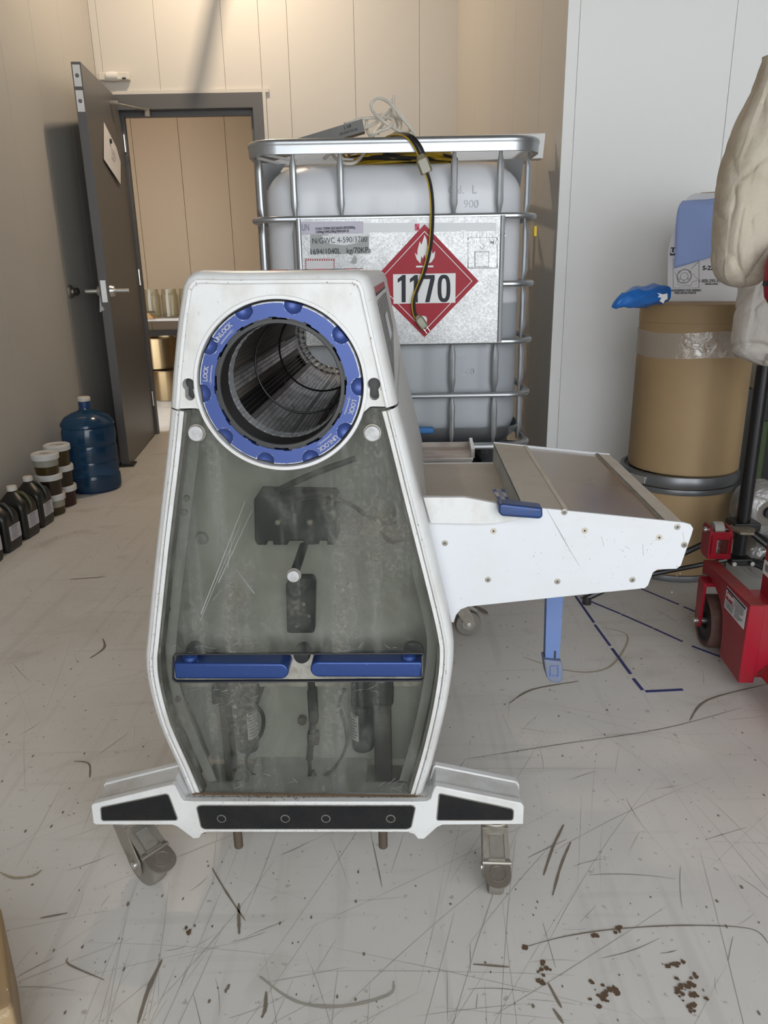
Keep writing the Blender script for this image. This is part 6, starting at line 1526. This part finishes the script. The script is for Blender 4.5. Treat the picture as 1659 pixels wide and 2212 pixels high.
# ---- black tripod stand
SY = 2.30
sx = atY(1604, 1135, SY).x
stn = empty('tripod_stand', (sx, SY, 0), 'black tripod stand with a thick pole behind the red lift truck', 'stand')
zh = atY(1604, 1133, SY).z
MB().cyl((0, 0, zh - .10), (0, 0, 1.50), .021, n=20).build('pole', BLACKMETAL, stn)
MB().cyl((.002, .004, .55), (.002, .004, 1.62), .017, n=16).build('inner_pole', BLACKMETAL, stn)
MB().rbox((0, 0, zh), (.085, .07, .028), .006).build('top_collar', BLACKMETAL, stn)
MB().rbox((0, 0, zh - .12), (.07, .06, .024), .006).build('lower_collar', BLACKMETAL, stn)
for tgt, zb_ in ((tuple(atZ(1268, 1292, .02) - Vector((sx, SY, 0))), -.115), ((.30, -.20, .03), -.11), ((.38, .05, .03), -.115)):
    t = Vector(tgt); a = Vector((0, 0, zh - .004)); 
    lg = MB().tube([a + (t - a) * .06, t], .010, 8).build('leg', BLACKMETAL, stn)
    MB().tube([Vector((0, 0, zh - .12)) + Vector((t.x, t.y, 0)) * .06, a.lerp(t, .72)], .008, 8).build('brace', BLACKMETAL, lg)
    MB().lathe([(0, -.03), (.013, -.03), (.015, -.02), (.014, .005), (0, .005)], t, n=14).build('leg_foot', BLACK, lg)
for u in (-.03, .028): MB().cyl((u, -.034, zh - .12), (u, -.044, zh - .12), .007, n=12, bev=.001).build('bolt', STEEL, stn)
# ---- hanging coveralls
def garment(name, lab, rows, m, cat='coverall', wr=.012, seed=0):
    """rows: (left px, right px, py, depth, half thickness). Puffy cloth tube with folds."""
    cpts = [(atY((a + b) / 2, py, Y)) for a, b, py, Y, t in rows]
    g = empty(name, (cpts[0].x, cpts[0].y, cpts[-1].z), lab, cat, 'soiled coveralls on the stand')
    R_ = [(Vector(((atY(b, py, Y).x - atY(a, py, Y).x) / 2, t, 0))) for a, b, py, Y, t in rows]
    C1, R1 = smooth_path(cpts, 12), smooth_path(R_, 12); P = []
    for i, (c, r) in enumerate(zip(C1, R1)):
        row = []; tt = i / (len(C1) - 1)
        for j in range(150):
            a = 6.2832 * j / 150; x, y = math.cos(a), math.sin(a); e = .75
            v = Vector((math.copysign(abs(x) ** e, x) * r.x, math.copysign(abs(y) ** e, y) * r.y, 0))
            pz = Vector((v.x * 5 + seed, v.y * 3, c.z * 5)); wv = noise.noise(pz * .9) * .5
            f = noise.noise(pz * 1.6) * wr * 1.5
            for k_, (sc_, am_) in enumerate(((4.0, 1.0), (9.0, .55), (19.0, .22))):
                q_ = Vector((v.x * sc_ * 1.5 + c.z * sc_ * .6 + wv * 2 + k_ * 7 + seed, v.y * sc_, c.z * sc_ * (1.3 - .5 * k_) - v.x * sc_ * .5 + wv)); f -= (1 - min(1, abs(noise.noise(q_)) * 4.5)) ** 2 * wr * am_
            nn = v.normalized() if v.length > 1e-6 else Vector((0, 0, 0)); row.append(c + v + nn * f * (.35 if abs(x) > .85 else 1))
        P.append(row + [row[0]])
    mb = MB().grid(P); mb.poly(P[-1][:-1]); mb.poly(P[0][:-1][::-1])
    return g, mb.build('cloth', m, parent=g, world=True, angle=75), C1, R1
g2, c2, _, _ = garment('coverall', 'paler hanging coverall leg behind the soiled sleeve, above the black pole',
   [(1640, 1760, 430, 2.19, .06), (1612, 1770, 560, 2.19, .07), (1603, 1775, 625, 2.19, .075), (1592, 1778, 670, 2.19, .08), (1585, 1780, 720, 2.19, .08), (1584, 1780, 750, 2.19, .075), (1592, 1760, 768, 2.19, .06), (1640, 1730, 788, 2.19, .04)], CLOTH2, wr=.016, seed=4)
g1, c1_, C1, R1 = garment('coverall', 'soiled beige coverall sleeve hanging in front at the right edge',
   [(1650, 1800, 120, 2.08, .04), (1636, 1820, 160, 2.08, .07), (1612, 1830, 215, 2.08, .08), (1586, 1830, 270, 2.07, .09), (1571, 1800, 325, 2.06, .09), (1556, 1750, 395, 2.05, .085), (1548, 1715, 460, 2.04, .08), (1545, 1690, 520, 2.04, .075), (1544, 1668, 565, 2.04, .065), (1551, 1650, 598, 2.04, .05), (1570, 1630, 615, 2.04, .03), (1590, 1610, 621, 2.04, .008)], CLOTH, wr=.015, seed=1)
sm = MB()
def seam(pts, Y=2.04 - .10): return [atY(a, b, Y) for a, b in pts]
# ---- red item at the right edge
rd = empty('red_canister', atY(1676, 600, 1.90), 'red rounded canister at the right picture edge beside the coverall', 'canister')
cR = atY(1689, 605, 1.90); zr0, zr1 = atY(1689, 660, 1.90).z, atY(1689, 540, 1.90).z
MB().lathe([(0, 0), (.022, .002), (.034, .02), (.040, .05), (.042, .09), (.038, .12), (.026, .14), (0, .145)], (cR.x, 1.90, zr0), n=28).build('canister_body', REDPAINT, parent=rd, world=True)
MB().lathe([(.0405, .046), (.0412, .048), (.0412, .056), (.0415, .058)], (cR.x, 1.90, zr0), n=28, close=False).build('dark_band', BLACK, parent=rd, world=True)
# ---- dark backdrop items behind the pole
bk = empty('leaning_board', (1.60, 3.0, 0), 'tall black board leaning behind the black pole', 'board')
yB = 2.93; xL = atY(1590, 960, yB).x; zB = atY(1608, 833, yB).z
MB().rbox((xL + .30, yB, zB / 2), (.60, .05, zB), .02).build('board', BLACKMETAL, parent=bk, world=True)
gb = empty('green_board', (atY(1645, 960, 2.85).x + .02, 2.86, 0), 'narrow green board standing behind the plastic rolls', 'board')
xg = atY(1649, 930, 2.85).x; MB().rbox((xg, 2.86, .25), (.032, .02, .50), .002).build('board', mat('green_paint', (.035, .065, .012), .6, dirt=.6, dscale=8), parent=gb, world=True)
ob = empty('cloth_bundle', atY(1600, 790, 2.62), 'olive grey cloth bundle tucked behind the pole under the coverall', 'bundle')
c = atY(1652, 790, 2.78); P = []
for i in range(17):
    th = math.pi * i / 16; P.append([c + Vector((math.sin(th) * math.cos(6.2832 * j / 28) * .085, math.sin(th) * math.sin(6.2832 * j / 28) * .05, math.cos(th) * .085)) * (1 + .15 * noise.noise(Vector((i * .4, math.cos(6.28 * j / 28) * 2, math.sin(6.28 * j / 28) * 2)))) for j in range(29)])
for r_ in P: r_[-1] = r_[0]
MB().grid(P).build('cloth', mat('olive_cloth', (.13, .115, .085), .9, bump=.3), parent=ob, world=True, angle=70)
# plastic wrapped rolls
FILM = bpy.data.materials.new('cloudy_film'); FILM.use_nodes = True; tape_nodes(FILM, .30, .16)
ROLL = mat('roll_paper', (.20, .18, .155), .7)
def roll(px, py, Y, r, lab):
    c = atY(px, py, Y); t = empty('wrapped_roll', (c.x, Y + .07, c.z - r), lab, 'roll', 'plastic-wrapped rolls by the stand')
    z0 = r
    MB().lathe([(.018, -.06), (r * .86, -.06), (r * .9, -.05), (r * .9, .05), (.018, .05), (.018, -.06)], (0, 0, z0), (0, 1, 0), 36, close=False).build('roll_core', ROLL, t)
    MB().cyl((0, -.0755, z0), (0, -.03, z0), .0185, n=18).build('core_hole', INK, t)
    P = []
    for i in range(15):
        y = -.075 + .14 * i / 14; rr = r * (1.05 if 2 < i < 12 else (.55 + .22 * min(i, 14 - i)))
        P.append([(rr * math.cos(6.2832 * j / 40) * (1 + .09 * noise.noise(Vector((i * .5, math.cos(6.28 * j / 40) * 3, math.sin(6.28 * j / 40) * 3 + px)))), y, z0 + rr * math.sin(6.2832 * j / 40) * (1 + .09 * noise.noise(Vector((i * .5 + 9, math.cos(6.28 * j / 40) * 3, math.sin(6.28 * j / 40) * 3))))) for j in range(41)])
    for r_ in P: r_[-1] = r_[0]
    MB().grid(P).build('film_wrap', FILM, t, angle=70)
zr = atY(1640, 1215, 2.45)
roll(1664, 1108, 2.36, .084, 'upper plastic-wrapped roll with a dark core hole at the right edge')
c_low = atY(1648, 1212, 2.42)
roll(1660, 1214, 2.36, .068, 'lower plastic-wrapped roll near the floor behind the red truck')
# ---- red lift truck
rt_ = empty('lift_truck', (1.05, 1.85, 0), 'red lift truck with large brown wheel at the right edge', 'lift truck')
RW = dict(parent=rt_, world=True)
zb = .035
N0, N1 = atZ(1594, 1474, zb), atZ(1628, 1475, zb); Fb = atZ(1554, 1417, zb)
dA = (Fb - N0); dA.z = 0; dA.normalize()          # along the outrigger, away from the camera
sd = Vector((dA.y, -dA.x, 0)); sd = sd if sd.x > 0 else -sd   # to the right
def aw(px, py): # point on the visible side face
    return atP(px, py, N0, sd)
def st_(p): q = p - N0; return (q.dot(dA), p.z)
top_near = aw(1619.5, 1309); top_far = aw(1519, 1211)
side_px = [(1619.5, 1309), (1594, 1474.5), (1554, 1417), (1559, 1370), (1560, 1330), (1555, 1298), (1545, 1270), (1533, 1250), (1524, 1241), (1516, 1240), (1519, 1211)]
side2 = [st_(aw(*p)) for p in side_px]
wid = (N1 - N0).dot(sd) * 1.0
m = MB(); m.plate([side2], 0, wid, .003, both=True)
Rm = Matrix((dA, sd, Vector((0, 0, 1)))).transposed()
m.v = [tuple(Vector((N0.x, N0.y, 0)) + Rm @ Vector(v)) for v in m.v]
arm = m.build('outrigger', REDPAINT, **RW)
tq = [aw(1620, 1308.5), aw(1519, 1210.5)]; m = MB(); m.sheet([tq[0] + Vector((0, 0, .0005)), tq[1] + Vector((0, 0, .0005)), tq[1] + sd * wid + Vector((0, 0, .0005)), tq[0] + sd * wid + Vector((0, 0, .0005))], (0, 0, 1), .0012); m.build('dusty_top', REDDUSTY, **RW)
ztn = top_near.z
m = MB(); m.rbox(Vector((N0.x, N0.y, 0)) + dA * .051 + sd * (wid + .13) + Vector((0, 0, (.05 + ztn) / 2)), (.10, .275, ztn - .05), .003, Rm); m.build('chassis', REDPAINT, **RW)
# label on the side
lb4 = [aw(*p) - sd * .0008 for p in ((1572, 1266), (1614, 1313), (1607, 1360), (1565, 1310))]
lbm = MB().sheet(lb4, -sd, .0006).build('maker_label', PAPER, **RW)
def lq(u, v, o=.0018): return lb4[0].lerp(lb4[1], u).lerp(lb4[3].lerp(lb4[2], u), v) - sd * o
def lrect(u0, u1, v0, v1, m_, nm): return MB().sheet([lq(u0, v0), lq(u1, v0), lq(u1, v1), lq(u0, v1)], -sd, .0003).build(nm, m_, **RW)
lrect(.02, .98, .03, .12, INK, 'label_bar'); lrect(.04, .38, .15, .52, RED, 'label_field')
xd, yd = (lb4[1] - lb4[0]).normalized(), (lb4[0] - lb4[3])
text_mesh('label_word', 'Dayton', .022, frame_m(lq(.21, .27, .0026), xd, yd), WHITEPRINT, rt_, bold=.0004, xs=.75, world=True)
m = MB()
for k in range(9):
    v = .18 + k * .085
    for (u0, u1) in (((.44, .92),) if k < 4 else ((.06, .46), (.52, .52 + .4 * (1 - (k % 3) * .2)))): m.sheet([lq(u0, v), lq(u1, v), lq(u1, v + .03), lq(u0, v + .03)], -sd, .0003)
m.build('label_line', INKGREY, **RW)
# wheel and its bracket
wc = aw(1530, 1330); wr = .078
wc = Vector((wc.x, wc.y, wr)) 
wdir = sd
cW = atZ(1530, 1392, 0); cW = Vector((cW.x + .01, cW.y, wr))
BRT = mat('brown_wheel_tread', (.115, .055, .045), .7, dirt=.7, dirtcol=(.17, .12, .10), dscale=30); BLKW = mat('black_wheel_disc', (.010, .009, .009), .5, dirt=.4, dirtcol=(.06, .035, .03), dscale=15)
hwid = .034
MB().lathe([(wr * .80, -hwid + .003), (wr - .006, -hwid), (wr, -hwid + .008), (wr, hwid - .008), (wr - .006, hwid), (wr * .8, hwid)], cW, wdir, 48, close=False).build('wheel_tread', BRT, **RW)
MB().lathe([(0, -hwid + .012), (wr * .3, -hwid + .012), (wr * .34, -hwid + .004), (wr * .72, -hwid + .006), (wr * .8, -hwid + .002), (wr * .8, hwid - .002), (0, hwid - .002)], cW, wdir, 40, close=False).build('wheel_disc', BLKW, **RW)
# fork plate in front of the wheel disc, bent over the top
def fk(u, z, o=0.0): return cW + dA * u + sd * (-hwid - .010 - o) + Vector((0, 0, z - wr))
pl2 = rounded([(-.016, wr - .012), (.010, wr - .026), (.022, wr - .012), (.030, .150), (.030, .205), (-.022, .205), (-.020, .150)], .006, 3)
m = MB(); m.plate([pl2], 0, .008, .0015, both=True); m.v = [tuple(cW + dA * v[0] + sd * (-hwid - .016 + v[1]) + Vector((0, 0, v[2] - wr))) for v in m.v]
m.build('wheel_fork', REDPAINT, **RW)
m = MB(); m.box(cW + dA * .004 + sd * .004 + Vector((0, 0, .200 - wr)), (.055, hwid * 2 + .03, .010), Rm); m.build('fork_bridge', REDPAINT, **RW)
MB().cyl(cW + sd * (-hwid - .026), cW + sd * (hwid + .01), .0085, n=16, bev=.002).build('axle_bolt', STEEL, **RW)
# upright lug with a square window and roller
bp0 = aw(1525, 1208) + sd * .004; zbk = bp0.z
wL = atP(1578, 1205, bp0, dA); wbr = (wL - bp0).dot(sd)
hbk = atP(1530, 1150, bp0, dA).z - zbk
def lug(x0, x1, z0, z1): return [(x0, z0), (x1, z0), (x1, z1), (x0, z1)]
m = MB(); m.plate([rounded(lug(0, wbr, 0, hbk), .006), rounded(lug(wbr * .34, wbr * .84, hbk * .20, hbk * .72), .003)], 0, .008, .0015, both=True)
R2 = Matrix((sd, dA, Vector((0, 0, 1)))).transposed(); m.v = [tuple(Vector((bp0.x, bp0.y, zbk)) + R2 @ Vector(v)) for v in m.v]
lg = m.build('roller_lug', REDPAINT, **RW)
for xo in (.002, wbr - .010):
    m = MB(); m.plate([rounded(lug(0, .075, -.004, hbk * 1.12), .02)], 0, .008, .0015, both=True); R3_ = Matrix((dA, sd, Vector((0, 0, 1)))).transposed(); m.v = [tuple(Vector((bp0.x, bp0.y, zbk)) + sd * xo + R3_ @ Vector(v)) for v in m.v]; m.build('lug_cheek', REDPAINT, lg)
m = MB(); cr = bp0 + dA * .04 + Vector((0, 0, hbk * .95)); m.cyl(cr - sd * .006, cr + sd * (wbr + .004), .008, n=14, bev=.002); m.build('lug_pin', STEEL, lg)
MB().cyl(cr + sd * (wbr * .28) , cr + sd * (wbr * .72), .024, n=22, bev=.003).build('lug_roller', mat('pale_roller', (.42, .40, .36), .45), lg)
m = MB(); b0_ = bp0 + dA * .035 + sd * wbr * .5
for k, (r, z0, z1) in enumerate(((.007, .0, hbk * .7), (.013, hbk * .18, hbk * .30), (.013, hbk * .38, hbk * .48), (.015, hbk * .55, hbk * .62))): m.cyl(b0_ + Vector((0, 0, z0)), b0_ + Vector((0, 0, z1)), r, n=6 if k else 12)
m.build('adjusting_bolt', STEEL, lg)
# pedal plate behind, upright mast and low fork beam
pdp = [atZ(*p, .285) for p in ((1571, 1135), (1602, 1131), (1632, 1142), (1629, 1151), (1600, 1150), (1586, 1142))]
MB().sheet(pdp, (0, 0, -1), .008).build('tread_pedal', mat('tread_plate', (.26, .22, .16), .6, dirt=.8, dirtcol=(.08, .06, .04), dscale=40, bump=.8, bscale=120), **RW)
mz = .62
mN = atZ(1641, 1282, aw(1590, 1280).z)
m = MB(); m.rbox(mN + sd * .06 - dA * .05 + Vector((0, 0, .40)), (.10, .12, .82), .004, Rm); m.build('mast', REDPAINT, **RW)
ml4 = [atP(*p, mN, -sd) - sd * .001 for p in ((1653, 1208), (1672, 1224), (1668, 1256), (1648, 1236))]
MB().sheet(ml4, -sd, .0006).build('mast_label', PAPER, **RW)
m = MB()
for k in range(6):
    a = ml4[0].lerp(ml4[3], .25).lerp(ml4[1].lerp(ml4[2], .25), .25 + k * .12) - sd * .0014; m.box(a + Vector((0, 0, -.008)), (.0016 + .001 * (k % 2), .0006, .018), Rm)
m.build('barcode', INK, **RW)
fb0 = N1 + sd * -.0 ; m = MB(); e = atZ(1700, 1600, .05)
m.tube([N1 + dA * .02 + Vector((0, 0, .03)) + sd * .045, N1 - dA * .55 + sd * .065 + Vector((0, 0, .03))], .04, 4); m.build('fork_beam', REDDUSTY, **RW)
